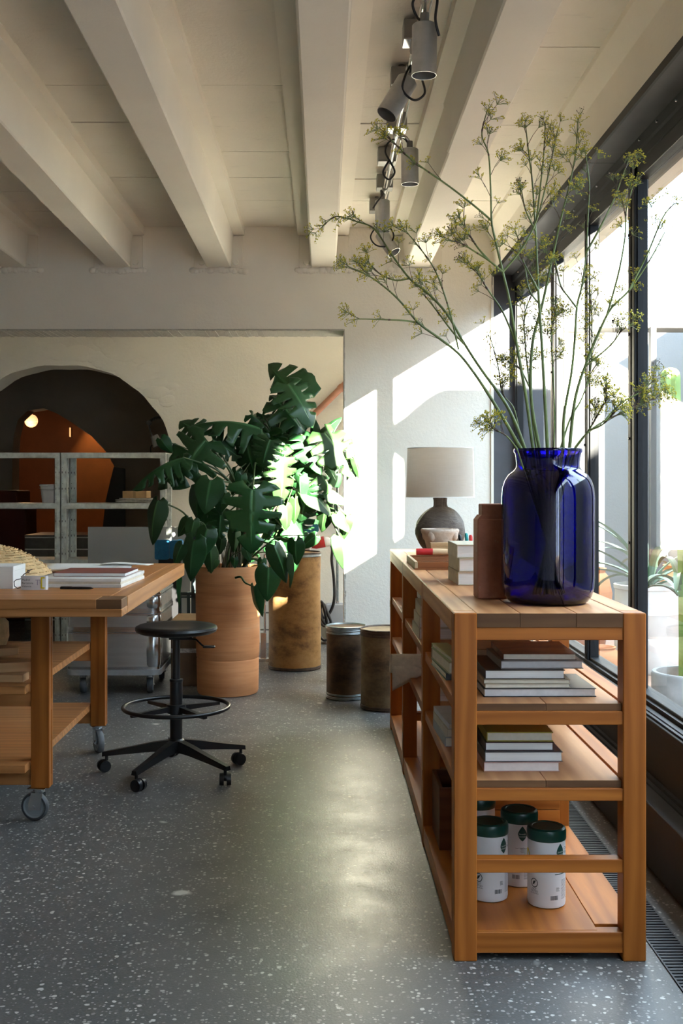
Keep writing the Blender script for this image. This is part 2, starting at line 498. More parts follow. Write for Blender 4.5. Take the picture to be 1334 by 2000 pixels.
hd = MB().box(1.165, 1.30, YF, YB, 2.487, 2.53).box(1.180, 1.27, YF, YB, 2.452, 2.49).box(1.188, 1.235, YF, YB, 2.432, 2.455)
head = S(hd.build('trim_4', M['frame']))
for k in range(22):
    y = 2.2+0.215*k
    S(MB().cyl((1.158, y, 2.508), (1.167, y, 2.508), 0.0045, 0.0055, 8).build('screw', M['chrome'], head))
S(MB().box(XR, 1.42, YB, YB+0.28, 0, 2.535).build('trim_5', M['jamb']))
# the windows themselves, one steel frame with a pane each
MU = [6.925, 5.78, 5.04, 4.30, 3.50, 2.75, 2.0, 1.25, 0.5, -0.25, -1.0, -1.9]
for i in range(len(MU)-1):
    y1, y0 = MU[i], MU[i+1]
    wa = 0.05 if (i+1) == 3 else (0.05 if i == 0 else 0.034)
    wb = 0.05 if i == 3 else (0.05 if i == 1 else 0.034)
    fm = MB()
    for ya, yb in ((y0+0.001, y0+wa), (y1-wb, y1-0.001)):
        fm.box(1.186, 1.226, ya, yb, 0.44, 2.455, 0.002)
        fm.box(1.176, 1.19, ya+0.007, yb-0.007, 0.44, 2.455, 0.002)
    fm.box(1.186, 1.226, y0+wa, y1-wb, 0.44, 0.475, 0.002)
    fm.box(1.186, 1.226, y0+wa, y1-wb, 2.395, 2.455, 0.002)
    wnd = S(fm.build('window_%d' % (i+1), M['frame']), 'black steel framed window')
    if i != 3 or True:
        S(MB().box(1.2045, 1.2085, y0+wa-0.004, y1-wb+0.004, 0.471, 2.40).build('pane', M['glass'], wnd))
    for z in (0.62, 1.02, 1.42, 1.82, 2.2):
        S(MB().cyl((1.171, y0+wa/2, z), (1.177, y0+wa/2, z), 0.006, 0.006, 8).build('screw', M['blackmetal'], wnd))

# glazed door from the passage behind the back wall to the courtyard
dm = MB()
for ya, yb in ((YB+0.30, YB+0.36), (YA-0.06, YA-0.001)): dm.box(1.24, 1.29, ya, yb, 0, 2.1, 0.002)
dm.box(1.24, 1.29, YB+0.36, YA-0.06, 0, 0.08, 0.002).box(1.24, 1.29, YB+0.36, YA-0.06, 2.02, 2.1, 0.002)
door = S(dm.build('door_1', M['frame']))
S(MB().box(1.262, 1.267, YB+0.355, YA-0.055, 0.075, 2.025).build('pane', M['glass'], door))
S(MB().box(1.2, 1.5, YB+0.285, YA+0.02, 2.1, 3.0).build('wall_passage', M['wall']))
# ------------------------------------------------------------------ the courtyard
ground = pbr('courtyard_paving', (0.36, 0.22, 0.155), 0.8, 0, 0.25, 4, 0.2, 30)
S(MB().box(1.30, 12, -8, 16, -0.2, 0.0).build('courtyard_floor', ground))
S(MB().box(4.0, 4.25, 0.17, 16, 0, 3.12).build('wall_courtyard', M['outwall']))
S(MB().box(4.0, 4.25, -8, 0.17, 0, 5.2).build('sun_blocker_wall', M['outwall']))  # unseen tall wall, added to keep the sun out of the nearer windows
S(MB().box(1.30, 4.0, 11.0, 11.25, 0, 2.95).build('wall_courtyard_back', M['outwall']))
S(MB().box(1.42, 4.0, 8.5, 8.78, 2.42, 2.885, 0.004).build('trim_6', M['outwall']))
S(MB().box(1.30, 1.42, YA, 14, 0, 2.9).build('wall_courtyard_left', M['outwall']))
DX = 2.75
blocker_outline = [(0.56, -1.0), (0.56, 1.43), (0.485, 1.49), (0.47, 1.56), (0.475, 1.63), (0.51, 1.675), (0.58, 1.72), (0.64, 1.775), (0.70, 1.825), (0.75, 1.843), (1.45, 1.843), (1.45, -1.0)]  # added unseen blocker, outline shaped to cast the curved shadow on the back wall
S(MB().prism([(x+DX, max(0.0, z+0.62*DX)) for x, z in blocker_outline], 'y', YB-1.41*DX-0.12, YB-1.41*DX).build('shadow_blocker', M['outwall'], None, 30))
# ================================================================== FURNITURE
OAK_L, OAK_D = (0.44, 0.140, 0.022), (0.21, 0.050, 0.007)
TOP_L, TOP_D = (0.58, 0.285, 0.125), (0.34, 0.135, 0.048)
for ax in 'xyz': M['oak_'+ax] = wood('oiled_pine_'+ax, OAK_L, OAK_D, ax)
for ax in 'xy': M['top_'+ax] = wood('worn_pine_'+ax, TOP_L, TOP_D, ax, 0.5)
M['endgrain'] = wood('end_grain', (0.16, 0.075, 0.032), (0.085, 0.036, 0.016), 'x', 0.6, knots=False)
M['bench_z'] = wood('bench_leg_wood', (0.40, 0.13, 0.022), (0.18, 0.045, 0.007), 'z')
M['bench_x'] = wood('bench_wood', (0.54, 0.235, 0.082), (0.27, 0.095, 0.026), 'x', 0.42)
M['bench_y'] = wood('bench_wood_y', (0.54, 0.235, 0.082), (0.27, 0.095, 0.026), 'y', 0.42)

# ------------------------------------------------------------------ the long open shelf under the window
SX0, SX1 = 0.342, 0.8436
PY = [2.94, 3.86, 4.82, 5.70]      # near faces of the post pairs
PW = 0.060
shelf = thing('workshop_shelf', 'long open shelf unit of orange oiled pine standing along the window', 'shelf', (0.593, 4.35, 0))
for k, y in enumerate(PY):
    for x0 in (SX0, SX1-PW):
        MB().box(x0, x0+PW, y, y+PW, 0, 0.9098, 0.0025).build('post', M['oak_z'], shelf)
    for z0, z1 in ((0.8385, 0.872), (0.617, 0.652), (0.418, 0.4505), (0.23, 0.265)):
        if k == 3 and z0 == 0.23: continue
        MB().box(SX0+PW-0.006, SX1-PW+0.006, y+0.005, y+0.045, z0, z1, 0.0015).build('crossbar', M['oak_x'], shelf)
        if k > 0 and z0 < 0.8:      # the rails are let through the posts
            MB().box(SX0-0.0012, SX0+0.02, y+0.004, y+0.0612, z0, z1, 0.001).build('tenon', M['oak_x'], shelf)
for k in range(3):
    y0, y1 = PY[k]+PW, PY[k+1]
    for x0 in (SX0, SX1-PW):
        MB().box(x0, x0+PW, y0+0.0012, y1+(0.0 if k < 2 else PW*0)-0.0012, 0.852, 0.910, 0.003).build('side_rail', M['top_y'], shelf)
    # boards of the top
    xb = [SX0+PW, 0.515, 0.662, SX1-PW]
    for a, c_ in zip(xb[:-1], xb[1:]):
        ya = PY[k]+0.004 if k == 0 else PY[k]+0.001
        yb = PY[k+1]-0.001 if k < 2 else PY[3]+PW-0.002
        o = MB().box(a+0.0006, c_-0.0006, ya, yb, 0.872, 0.9095, 0.0012).build('top_board', M['top_y'], shelf)
        if k == 0:
            MB().box(a+0.0006, c_-0.0006, ya-0.0022, ya+0.001, 0.8725, 0.9085).build('end_grain', M['endgrain'], shelf)
    for z in (0.652, 0.4505):
        xb2 = [SX0+0.004, 0.585, SX1-0.004]
        for a, c_ in zip(xb2[:-1], xb2[1:]):
            ya = PY[k]+0.016; yb = PY[k+1]+0.012
            xa, xc_ = max(a, SX0+PW), min(c_, SX1-PW)
            MB().box(xa+0.0006, xc_-0.0006, ya, yb, z, z+0.019, 0.001).build('shelf_board', M['top_y'], shelf)
            MB().box(xa+0.0006, xc_-0.0006, ya-0.002, ya+0.001, z+0.0005, z+0.0185).build('end_grain', M['endgrain'], shelf)
        for x0 in (SX0+0.008, SX1-0.053):       # the edge boards run between the posts
            MB().box(x0, x0+0.045, PY[k]+PW+0.002, PY[k+1]-0.002, z-0.012, z+0.0195, 0.001).build('edge_board', M['oak_y'], shelf)
    xb3 = [SX0+0.001, 0.405, 0.722, SX1-0.001]
    for q, (a, c_) in enumerate(zip(xb3[:-1], xb3[1:])):
        side = q != 1
        ya = PY[k]+(PW+0.001 if side else 0.02); yb = PY[k+1]-0.001 if (side or k < 2) else PY[3]+0.05
        if not side and k > 0: ya = PY[k]+0.0205
        if not side and k < 2: yb = PY[k+1]+0.0195
        MB().box(a+0.0008, c_-0.0008, ya, yb, 0.040, 0.075, 0.0012).build('base_board', M['oak_y'], shelf)
    for x0 in (SX0+0.002, SX1-0.042):
        MB().box(x0, x0+0.04, PY[k]+PW, PY[k+1], 0.018, 0.0402).build('base_rail', M['oak_y'], shelf)
for y in (PY[0]+0.006, PY[3]+0.010):
    MB().box(SX0+PW-0.006, SX1-PW+0.006, y, y+0.038, 0.020, 0.074, 0.0015).build('base_crossbar', M['oak_x'], shelf)

# ------------------------------------------------------------------ the work table on castors
TZ = 0.85
TX0, TX1, TY0, TY1 = -2.75, -0.69, 3.86, 5.605
table = thing('work_table', 'heavy wooden work table on castors with two lower shelves', 'table', (-1.7, 4.7, 0))
MB().box(TX0, TX1-0.0, TY0, TY0+0.12, TZ-0.06, TZ-0.033, 0.002).build('top_edge_lower', M['bench_x'], table)
MB().box(TX0, TX1-0.088, TY0, TY0+0.12, TZ-0.0332, TZ, 0.002).build('top_edge', M['bench_x'], table)
MB().box(TX1-0.0882, TX1-0.001, TY0+0.001, TY0+0.119, TZ-0.0332, TZ, 0.002).build('corner_block', M['endgrain'], table)
tb = [TY0+0.12, 4.28, 4.56, 4.83, 5.10, 5.36, TY1]
for a, c_ in zip(tb[:-1], tb[1:]):
    MB().box(TX0, TX1-0.062, a+0.0005, c_-0.0005, TZ-0.06, TZ-random.random()*0.0006, 0.0012).build('top_board', M['bench_x'], table)
MB().box(TX1-0.0615, TX1, TY0+0.1205, TY1, TZ-0.06, TZ-0.0002, 0.002).build('end_board', M['bench_y'], table)
for x0 in (-1.076, -2.36):
    for y0 in (4.146, 5.208):
        lg = MB().box(x0, x0+0.068, y0, y0+0.030, 0.125, TZ-0.0602, 0.002)
        lg.box(x0, x0+0.068, y0+0.038, y0+0.056, 0.125, TZ-0.0602, 0.0015)
        for z in (0.14, 0.42, 0.69): lg.box(x0+0.001, x0+0.067, y0+0.029, y0+0.039, z-0.012, z+0.03)
        leg = lg.build('leg', M['bench_z'], table)
for y0 in (4.150, 5.212):
    for z0, z1 in ((TZ-0.098, TZ-0.0602), (0.425, 0.481), (0.135, 0.195)):
        MB().box(-2.292, -1.0762, y0+0.006, y0+0.046, z0, z1, 0.001).build('rail', M['bench_x'], table)
for zt in (0.51, 0.2235):
    yy = [4.088, 4.143, 4.40, 4.66, 4.93, 5.206, 5.262]
    for j, (a, c_) in enumerate(zip(yy[:-1], yy[1:])):
        x1 = -1.078
        MB().box(-2.291, x1-(0.004 if j in (0, 5) else 0), a+0.0005, c_-0.0005, zt-0.0285, zt, 0.001).build('shelf_board', M['bench_x'], table)
def castor(parent, x, y, ztop, d, ang, wheel_w=0.028, tread=None):
    'plate, fork and wheel; ang turns the wheel about the vertical'
    c = MB().box(-0.033, 0.033, -0.033, 0.033, ztop-0.004, ztop, 0.001).lathe([(0, ztop-0.02), (0.020, ztop-0.02), (0.024, ztop-0.004), (0, ztop-0.004)], n=16)
    for s in (-1, 1):
        c.prism([(-0.012, d/2-0.010), (0.034, d/2-0.012), (0.036, d/2+0.006), (0.022, ztop-0.014), (-0.020, ztop-0.014), (-0.016, d/2+0.02)], 'y', s*(wheel_w/2+0.003)-0.0015, s*(wheel_w/2+0.003)+0.0015)
    c.box(-0.02, 0.022, -wheel_w/2-0.0045, wheel_w/2+0.0045, ztop-0.02, ztop-0.016)
    cx = 0.016
    c.cyl((cx, -wheel_w/2-0.009, d/2), (cx, wheel_w/2+0.009, d/2), 0.006, n=10)
    f = c.build('castor', M['chrome'], None, 35, loc=(0, 0, 0))
    w = MB()
    def sp(pr, n=32):
        q = MB(); q.lathe(pr, n=n)
        bmesh.ops.rotate(q.bm, verts=q.bm.verts, cent=(0, 0, 0), matrix=Matrix.Rotation(R(90), 3, 'X'))
        bmesh.ops.translate(q.bm, verts=q.bm.verts, vec=(cx, 0, d/2))
        return q
    hw = wheel_w/2; r = d/2
    ty = sp([(r*0.80, -hw*0.8), (r*0.82, -hw), (r-0.004, -hw), (r, -hw*0.5), (r, hw*0.5), (r-0.004, hw), (r*0.82, hw), (r*0.80, hw*0.8)]).build('tyre', tread or M['rubber'], None, 35, loc=(0, 0, 0))
    hb = sp([(0, -hw*0.9), (r*0.2, -hw*0.9), (r*0.3, -hw*0.55), (r*0.7, -hw*0.55), (r*0.79, -hw*0.85), (r*0.81, -hw*0.8), (r*0.81, hw*0.8), (r*0.79, hw*0.85), (r*0.7, hw*0.55), (r*0.3, hw*0.55), (r*0.2, hw*0.9), (0, hw*0.9)]).build('wheel_hub', M['hub'], None, 35, loc=(0, 0, 0))
    o = Vector(parent['_o'])
    f.parent = parent; f.location = Vector((x, y, 0))-o; f.rotation_euler = (0, 0, ang)
    for q in (ty, hb): q.parent = f
    return f
M['hub'] = pbr('grey_wheel_hub', (0.30, 0.33, 0.36), 0.45)
M['tyre'] = pbr('dark_tyre', (0.06, 0.065, 0.07), 0.6)
castor(table, -1.052, 4.174, 0.125, 0.104, R(170), tread=M['tyre'])
castor(table, -1.048, 5.236, 0.125, 0.104, R(-62))
castor(table, -2.33, 4.174, 0.125, 0.104, R(20))
castor(table, -2.33, 5.236, 0.125, 0.104, R(90))

# ------------------------------------------------------------------ the black stool
stool = thing('swivel_stool', 'black swivel stool with round seat, foot ring and five castors', 'stool', (0, 0, 0))
pr = [(0, 0.600), (0.10, 0.601), (0.155, 0.604), (0.172, 0.612), (0.177, 0.622), (0.174, 0.632), (0.163, 0.6375), (0.13, 0.6365), (0.06, 0.630), (0, 0.628)]
MB().lathe(pr, n=56).build('seat', pbr('black_seat', (0.010, 0.010, 0.0105), 0.33, 0, 0, 1, 0.04, 200), stool, 40)
MB().cyl((0, 0, 0.40), (0, 0, 0.60), 0.0165, n=20).box(-0.06, 0.06, -0.05, 0.05, 0.588, 0.6005, 0.002).box(-0.03, 0.07, -0.02, 0.02, 0.576, 0.59, 0.002).build('gas_column', M['blackmetal'], stool, 30)
MB().lathe([(0, 0.10), (0.022, 0.10), (0.027, 0.115), (0.027, 0.395), (0.029, 0.396), (0.029, 0.405), (0.017, 0.407), (0, 0.407)], n=24).build('column_sleeve', M['blackmetal'], stool, 30)
lv = MB().tube([(0.05, -0.02, 0.583), (0.09, -0.035, 0.580), (0.115, -0.045, 0.558), (0.125, -0.05, 0.553)], 0.004, 8)
lv.box(0.12, 0.172, -0.066, -0.038, 0.548, 0.556, 0.003)
lv.build('height_lever', M['blackmetal'], stool, 40)
rp_ = [Vector((0.226*math.cos(a), 0.226*math.sin(a), 0.287)) for a in [2*PI*i/56 for i in range(56)]]
MB().tube(rp_, 0.0088, 10, closed=True).build('foot_ring', M['blackmetal'], stool, 60)
for k in range(4):
    a = R(40+90*k); d = Vector((math.cos(a), math.sin(a), 0)); nrm = Vector((-d.y, d.x, 0))
    sp_ = MB()
    v0 = [d*0.025+nrm*s*0.011+Vector((0, 0, z)) for s, z in ((-1, 0.268), (1, 0.268), (1, 0.292), (-1, 0.292))]
    v1 = [d*0.222+nrm*s*0.009+Vector((0, 0, z)) for s, z in ((-1, 0.268), (1, 0.268), (1, 0.280), (-1, 0.280))]
    A = [sp_.bm.verts.new(p) for p in v0]; B_ = [sp_.bm.verts.new(p) for p in v1]
    sp_.bm.faces.new(A[::-1]); sp_.bm.faces.new(B_)
    for i in range(4): sp_.bm.faces.new((A[i], A[(i+1) % 4], B_[(i+1) % 4], B_[i]))
    sp_.build('ring_spoke', M['blackmetal'], stool)
MB().lathe([(0.0275, 0.262), (0.042, 0.262), (0.042, 0.298), (0.0275, 0.298)], n=20, closed=True).build('ring_clamp', M['blackmetal'], stool, 30)
MB().lathe([(0, 0.088), (0.022, 0.088), (0.036, 0.098), (0.036, 0.142), (0.028, 0.150), (0, 0.150)], n=20).build('hub', M['blackmetal'], stool, 30)
for k in range(5):
    a = R(174+72*k); d = Vector((math.cos(a), math.sin(a), 0)); nrm = Vector((-d.y, d.x, 0))
    lb = MB(); rings = []
    for t, w, zt, zb in ((0.02, 0.024, 0.146, 0.098), (0.10, 0.021, 0.132, 0.094), (0.22, 0.017, 0.105, 0.080), (0.325, 0.014, 0.084, 0.066)):
        rings.append([lb.bm.verts.new(d*t+nrm*q+Vector((0, 0, z))) for q, z in ((-w, zb), (w, zb), (w*0.72, zt), (-w*0.72, zt))])
    for A, B_ in zip(rings[:-1], rings[1:]):
        for i in range(4): lb.bm.faces.new((A[i], A[(i+1) % 4], B_[(i+1) % 4], B_[i]))
    lb.bm.faces.new(rings[0][::-1]); lb.bm.faces.new(rings[-1])
    lb.build('base_arm', M['blackmetal'], stool)
    ca = a+R(35+50*k); cd = Vector((math.cos(ca), math.sin(ca), 0)); cn = Vector((-cd.y, cd.x, 0))
    p = d*0.308
    cw = MB().cyl(p+Vector((0, 0, 0.045)), p+Vector((0, 0, 0.072)), 0.007, n=10)
    q = p+cd*0.012
    for s in (-1, 1):
        cw.cyl(q+cn*s*0.006+Vector((0, 0, 0.0265)), q+cn*s*0.024+Vector((0, 0, 0.0265)), 0.0265, 0.0245, 20)
    cw.sphere(q+Vector((0, 0, 0.034)), 0.017, 12, 8)
    cw.build('castor', M['black'], stool, 35)
put(stool, (-0.632, 4.85, 0))
# ================================================================== THINGS ON THE SHELF
ST = 0.91
def book(name, label, x0, x1, y0, y1, z0, t, col, spine='l', rz=0, group=None, paper=None, bt=0.0022, cat='book', covermat=None):
    'boards, spine and page block; spine on the left, right, near or far side'
    cx, cy = (x0+x1)/2, (y0+y1)/2
    w, d = (x1-x0)/2, (y1-y0)/2
    o = thing(name, label, cat, (0, 0, 0), group)
    c = MB().box(-w, w, -d, d, 0, bt, 0.0008).box(-w, w, -d, d, t-bt, t, 0.0008)
    if spine == 'l': c.box(-w, -w+bt, -d, d, 0, t, 0.0008)
    if spine == 'r': c.box(w-bt, w, -d, d, 0, t, 0.0008)
    if spine == 'b': c.box(-w, w, d-bt, d, 0, t, 0.0008)
    if spine == 'f': c.box(-w, w, -d, -d+bt, 0, t, 0.0008)
    cm = covermat or pbr('cover_'+name, col, 0.42, 0, 0.12, 14)
    c.build('cover', cm, o)
    i = 0.0035
    MB().box(-w+(bt if spine == 'l' else i), w-(bt if spine == 'r' else i), -d+(bt if spine == 'f' else i), d-(bt if spine == 'b' else i), bt, t-bt).build('pages', paper or M['page'], o)
    put(o, (cx, cy, z0), rz)
    return o

# ---- cobalt glass vase
m, nt, b = nmat('cobalt_glass')
b.inputs['Base Color'].default_value = (0.003, 0.002, 0.27, 1); b.inputs['Roughness'].default_value = 0.015
b.inputs['Transmission Weight'].default_value = 1.0; b.inputs['IOR'].default_value = 1.5
M['cobalt'] = m
VC = Vector((0.6385, 3.2, ST))
out = [(0, 0.0), (0.095, 0.0), (0.112, 0.006), (0.123, 0.022), (0.1285, 0.045), (0.131, 0.075), (0.131, 0.300), (0.1285, 0.325), (0.122, 0.346), (0.111, 0.363), (0.097, 0.374), (0.0895, 0.383), (0.0885, 0.395), (0.0905, 0.412), (0.0930, 0.424), (0.0958, 0.427), (0.0965, 0.4325), (0.0945, 0.437)]
inn = [(0.0905, 0.4365), (0.0895, 0.428), (0.0868, 0.412), (0.0848, 0.396), (0.0855, 0.385), (0.093, 0.3765), (0.107, 0.366), (0.118, 0.349), (0.1245, 0.327), (0.127, 0.300), (0.127, 0.075), (0.1245, 0.048), (0.119, 0.028), (0.109, 0.014), (0.09, 0.009), (0, 0.010)]
vase = MB().lathe(out+inn, VC, 72).build('glass_vase', M['cobalt'], None, 60)
tag(vase, 'large cobalt blue glass vase holding yellow flowering stems on the shelf', 'vase')

# ---- square clay bottle beside the vase
m, nt, b = nmat('old_clay')
v = coords(nt)
n1 = noise(nt, v, 9, 6, 0.7); n2 = noise(nt, v, 40, 4)
c = ramp(nt, n1, [(0.3, (0.27, 0.095, 0.055)), (0.6, (0.38, 0.145, 0.085)), (0.8, (0.46, 0.24, 0.17))])
c = mixc(nt, ramp(nt, n2, [(0.66, 0.0), (0.75, 0.35)]), c, (0.45, 0.33, 0.27))
nt.links.new(c, b.inputs['Base Color']); b.inputs['Roughness'].default_value = 0.75; bump(nt, b, n2, 0.4, 0.003)
cb = MB().box(0.452, 0.5415, 3.297, 3.39, ST, 1.144, 0.004, 2)
cb.prism([(0.453, 1.142), (0.541, 1.142), (0.533, 1.155), (0.463, 1.155)], 'y', 3.302, 3.385)
cb.box(0.466, 0.532, 3.306, 3.38, 1.150, 1.188, 0.004, 2)
tag(cb.build('clay_block', m), 'stepped block of worn red clay standing behind the blue vase', 'block')

# ---- three books wrapped in beige cloth
kraft = pbr('beige_wrapping', (0.56, 0.50, 0.38), 0.75, 0, 0.12, 40, 0.2, 200)
M['kraft'] = kraft
wl = ['beige bound book lowest of the three beside the clay block', 'beige bound book between two others beside the clay block', 'beige bound book topmost of three beside the clay block']
for k in range(3):
    dx = (0.0, 0.002, -0.003)[k]
    o = book('bound_book', wl[k], 0.446+dx, 0.645+dx, 3.74, 4.0-0.004*k, ST+0.0452*k, 0.0445, None, 'l', R((0.8, 1.5, 0.5)[k]), 'beige books on the shelf top', covermat=kraft, bt=0.003)

# ---- wooden tray with compartments and its contents
tray = thing('wooden_tray', 'shallow wooden tray with compartments on the shelf top', 'tray', (0.51, 4.6, ST))
M['tray'] = wood('tray_wood', (0.33, 0.125, 0.05), (0.16, 0.055, 0.02), 'x', 0.5, knots=False)
M['tray_end'] = wood('tray_end_wood', (0.62, 0.50, 0.33), (0.45, 0.32, 0.18), 'y', 0.6, knots=False)
MB().box(0.358, 0.66, 4.40, 4.82, ST, ST+0.006).build('tray_floor', M['tray'], tray)
for n_, y in (('front_side', 4.40), ('divider', 4.56), ('divider', 4.69), ('back_side', 4.808)):
    MB().box(0.370, 0.648, y, y+0.011, ST+0.006, ST+(0.031 if 'side' in n_ else 0.027), 0.001).build(n_, M['tray'], tray)
for x in (0.358, 0.648):
    MB().box(x, x+0.012, 4.399, 4.821, ST+0.006, ST+0.032, 0.001).build('end_side', M['tray_end'], tray)
sh = MB().grid(lambda u, v: Vector((0.40+0.2*u, 4.425+0.10*v, ST+0.008+0.010*math.sin(PI*u)*v)), 8, 3)
o = sh.build('paper_note', M['white'], None, 60); tag(o, 'curled white paper note lying in the wooden tray', 'paper')
sol = o.modifiers.new('thickness', 'SOLIDIFY'); sol.thickness = 0.0006
# tool with a red-tipped handle
tl = thing('tool_handle', 'round wooden tool handle with a red painted end', 'tool', (0.45, 4.813, 0.955))
MB().tube([(0.397, 4.8135, 0.9555), (0.3985, 4.8135, 0.9555), (0.468, 4.8135, 0.9555)], [0.0128, 0.0142, 0.0142], 16).build('red_end', pbr('red_paint', (0.55, 0.02, 0.025), 0.4), tl, 40)
MB().tube([(0.468, 4.8135, 0.9555), (0.50, 4.8135, 0.9553), (0.535, 4.8135, 0.9547), (0.60, 4.8135, 0.954)], [0.0142, 0.0138, 0.0125, 0.011], 16).build('wooden_shaft', wood('pale_handle', (0.74, 0.53, 0.33), (0.55, 0.36, 0.2), 'x', 0.45, knots=False), tl, 40)
# small card box
cbx = thing('small_box', 'small tan card box in front of the stone bowl', 'box', (0.53, 4.86, ST))
cardm = pbr('tan_card', (0.50, 0.31, 0.15), 0.7, 0, 0.1, 20)
MB().box(0.462, 0.60, 4.826, 4.872, ST, 0.990, 0.001).build('body', cardm, cbx)
MB().box(0.461, 0.601, 4.825, 4.873, 0.978, 0.9925, 0.001).build('lid', cardm, cbx)

# ---- stone mortar with lugs
m, nt, b = nmat('pale_stone')
v = coords(nt); n1 = noise(nt, v, 14, 6, 0.7); n2 = noise(nt, v, 70, 3)
nt.links.new(ramp(nt, n1, [(0.3, (0.42, 0.30, 0.22)), (0.55, (0.62, 0.52, 0.43)), (0.75, (0.74, 0.68, 0.60))]), b.inputs['Base Color'])
b.inputs['Roughness'].default_value = 0.8; bump(nt, b, n2, 0.35, 0.004)
mc = Vector((0.515, 4.965, ST))
mo = MB().lathe([(0, 0.0), (0.050, 0.0), (0.054, 0.006), (0.058, 0.05), (0.070, 0.095), (0.083, 0.122), (0.085, 0.132), (0.081, 0.1375), (0.074, 0.137), (0.066, 0.115), (0.045, 0.05), (0, 0.035)], mc, 36)
for a in (35, 145, 235, 325):
    d = Vector((math.cos(R(a)), math.sin(R(a)), 0))
    mo.sphere(mc+d*0.072+Vector((0, 0, 0.110)), 0.02, 12, 8, (0.8, 0.8, 1.35))
tag(mo.build('stone_mortar', m, None, 55), 'pale stone mortar bowl with lugs before the brown lamp', 'bowl')

# ---- table lamp
LC = Vector((0.541, 5.2, ST))
lamp = thing('table_lamp', 'table lamp with rough brown ball base and linen drum shade', 'lamp', LC)
m, nt, b = nmat('rough_stoneware')
v = coords(nt, (1, 1, 3)); n1 = noise(nt, v, 30, 6, 0.75); n2 = noise(nt, coords(nt), 7, 3)
nt.links.new(mixc(nt, n1, (0.035, 0.027, 0.023), mixc(nt, n2, (0.15, 0.115, 0.09), (0.24, 0.19, 0.155))), b.inputs['Base Color'])
b.inputs['Roughness'].default_value = 0.55; bump(nt, b, n1, 0.8, 0.012)
random.seed(4)
prf = [(0, 0.0), (0.052, 0.0), (0.060, 0.006)]
for i in range(1, 18):
    a = -PI/2+0.58+(PI-0.58-0.30)*i/18
    prf.append((0.1135*math.cos(a), 0.118+0.1135*math.sin(a)*1.02))
prf += [(0.032, 0.230), (0.0295, 0.236), (0.0295, 0.262), (0.031, 0.268), (0.027, 0.274), (0, 0.274)]
MB().lathe(prf, LC, 56, jitter=lambda a, z: 0.0022*math.sin(5*a+40*z)+0.0016*math.sin(13*a-70*z)).build('lamp_base', m, lamp, 50)
m, nt, b = nmat('linen_shade')
v = coords(nt, (1, 1, 1)); n1 = noise(nt, coords(nt, (60, 60, 3)), 6, 3); n2 = noise(nt, coords(nt, (3, 3, 60)), 6, 3)
lin = mixc(nt, n1, (0.60, 0.55, 0.48), (0.76, 0.72, 0.65)); lin = mixc(nt, n2, lin, (0.70, 0.65, 0.57), 'MULTIPLY')
lin = mixc(nt, 0.5, lin, (0.80, 0.76, 0.70))
nt.links.new(lin, b.inputs['Base Color']); b.inputs['Roughness'].default_value = 0.9; b.inputs['Specular IOR Level'].default_value = 0.1
tl_ = node(nt, 'ShaderNodeBsdfTranslucent'); nt.links.new(lin, tl_.inputs[0])
mxs = node(nt, 'ShaderNodeMixShader'); mxs.inputs[0].default_value = 0.5
nt.links.new(b.outputs[0], mxs.inputs[1]); nt.links.new(tl_.outputs[0], mxs.inputs[2]); nt.links.new(mxs.outputs[0], nt.nodes['Material Output'].inputs['Surface'])
MB().lathe([(0.157, 0.274), (0.1515, 0.501), (0.1500, 0.501), (0.1555, 0.274)], LC, 64, closed=True).build('lamp_shade', m, lamp, 40)
for z, r in ((0.275, 0.1568), (0.4995, 0.1512)):
    MB().tube([LC+Vector((r*math.cos(2*PI*i/64), r*math.sin(2*PI*i/64), z)) for i in range(64)], 0.0017, 6, closed=True).build('shade_hem', M['white'], lamp, 60)
sp = MB().cyl(LC+Vector((0, 0, 0.27)), LC+Vector((0, 0, 0.33)), 0.012, n=12)
for a in (0, 120, 240): sp.tube([LC+Vector((0, 0, 0.33)), LC+Vector((0.153*math.cos(R(a)), 0.153*math.sin(R(a)), 0.31))], 0.0018, 6)
sp.build('shade_carrier', M['chrome'], lamp, 40)

# ---- glass of pens and brushes
jc = Vector((0.552, 4.21, ST))
m, nt, b = nmat('clear_glass'); b.inputs['Base Color'].default_value = (0.95, 0.97, 0.97, 1)
b.inputs['Transmission Weight'].default_value = 1; b.inputs['Roughness'].default_value = 0.02; M['clear'] = m
jar = MB().lathe([(0, 0), (0.036, 0), (0.040, 0.004), (0.041, 0.104), (0.040, 0.107), (0.038, 0.107), (0.0375, 0.10), (0.037, 0.008), (0, 0.006)], jc, 36).build('pen_glass', M['clear'], None, 50)
tag(jar, 'clear drinking glass full of pens behind the beige books', 'glass')
pens = [(-0.024, -0.016, -0.052, 0.006, 0.146, 0.0062, (0.012, 0.012, 0.014), 'pen', 'thick black marker pen leaning left in the pen glass'),
        (-0.006, -0.022, -0.022, -0.002, 0.152, 0.0060, (0.02, 0.30, 0.30), 'pen', 'teal marker pen in the pen glass'),
        (0.010, -0.026, -0.002, -0.008, 0.146, 0.0060, (0.60, 0.03, 0.03), 'pen', 'red marker pen next to the teal one'),
        (0.022, -0.006, 0.036, -0.010, 0.160, 0.0040, (0.02, 0.03, 0.16), 'pen', 'thin dark blue pen in the pen glass'),
        (0.026, 0.008, 0.042, 0.010, 0.134, 0.0055, (0.50, 0.04, 0.05), 'pen', 'short red pen at the right of the pen glass')]
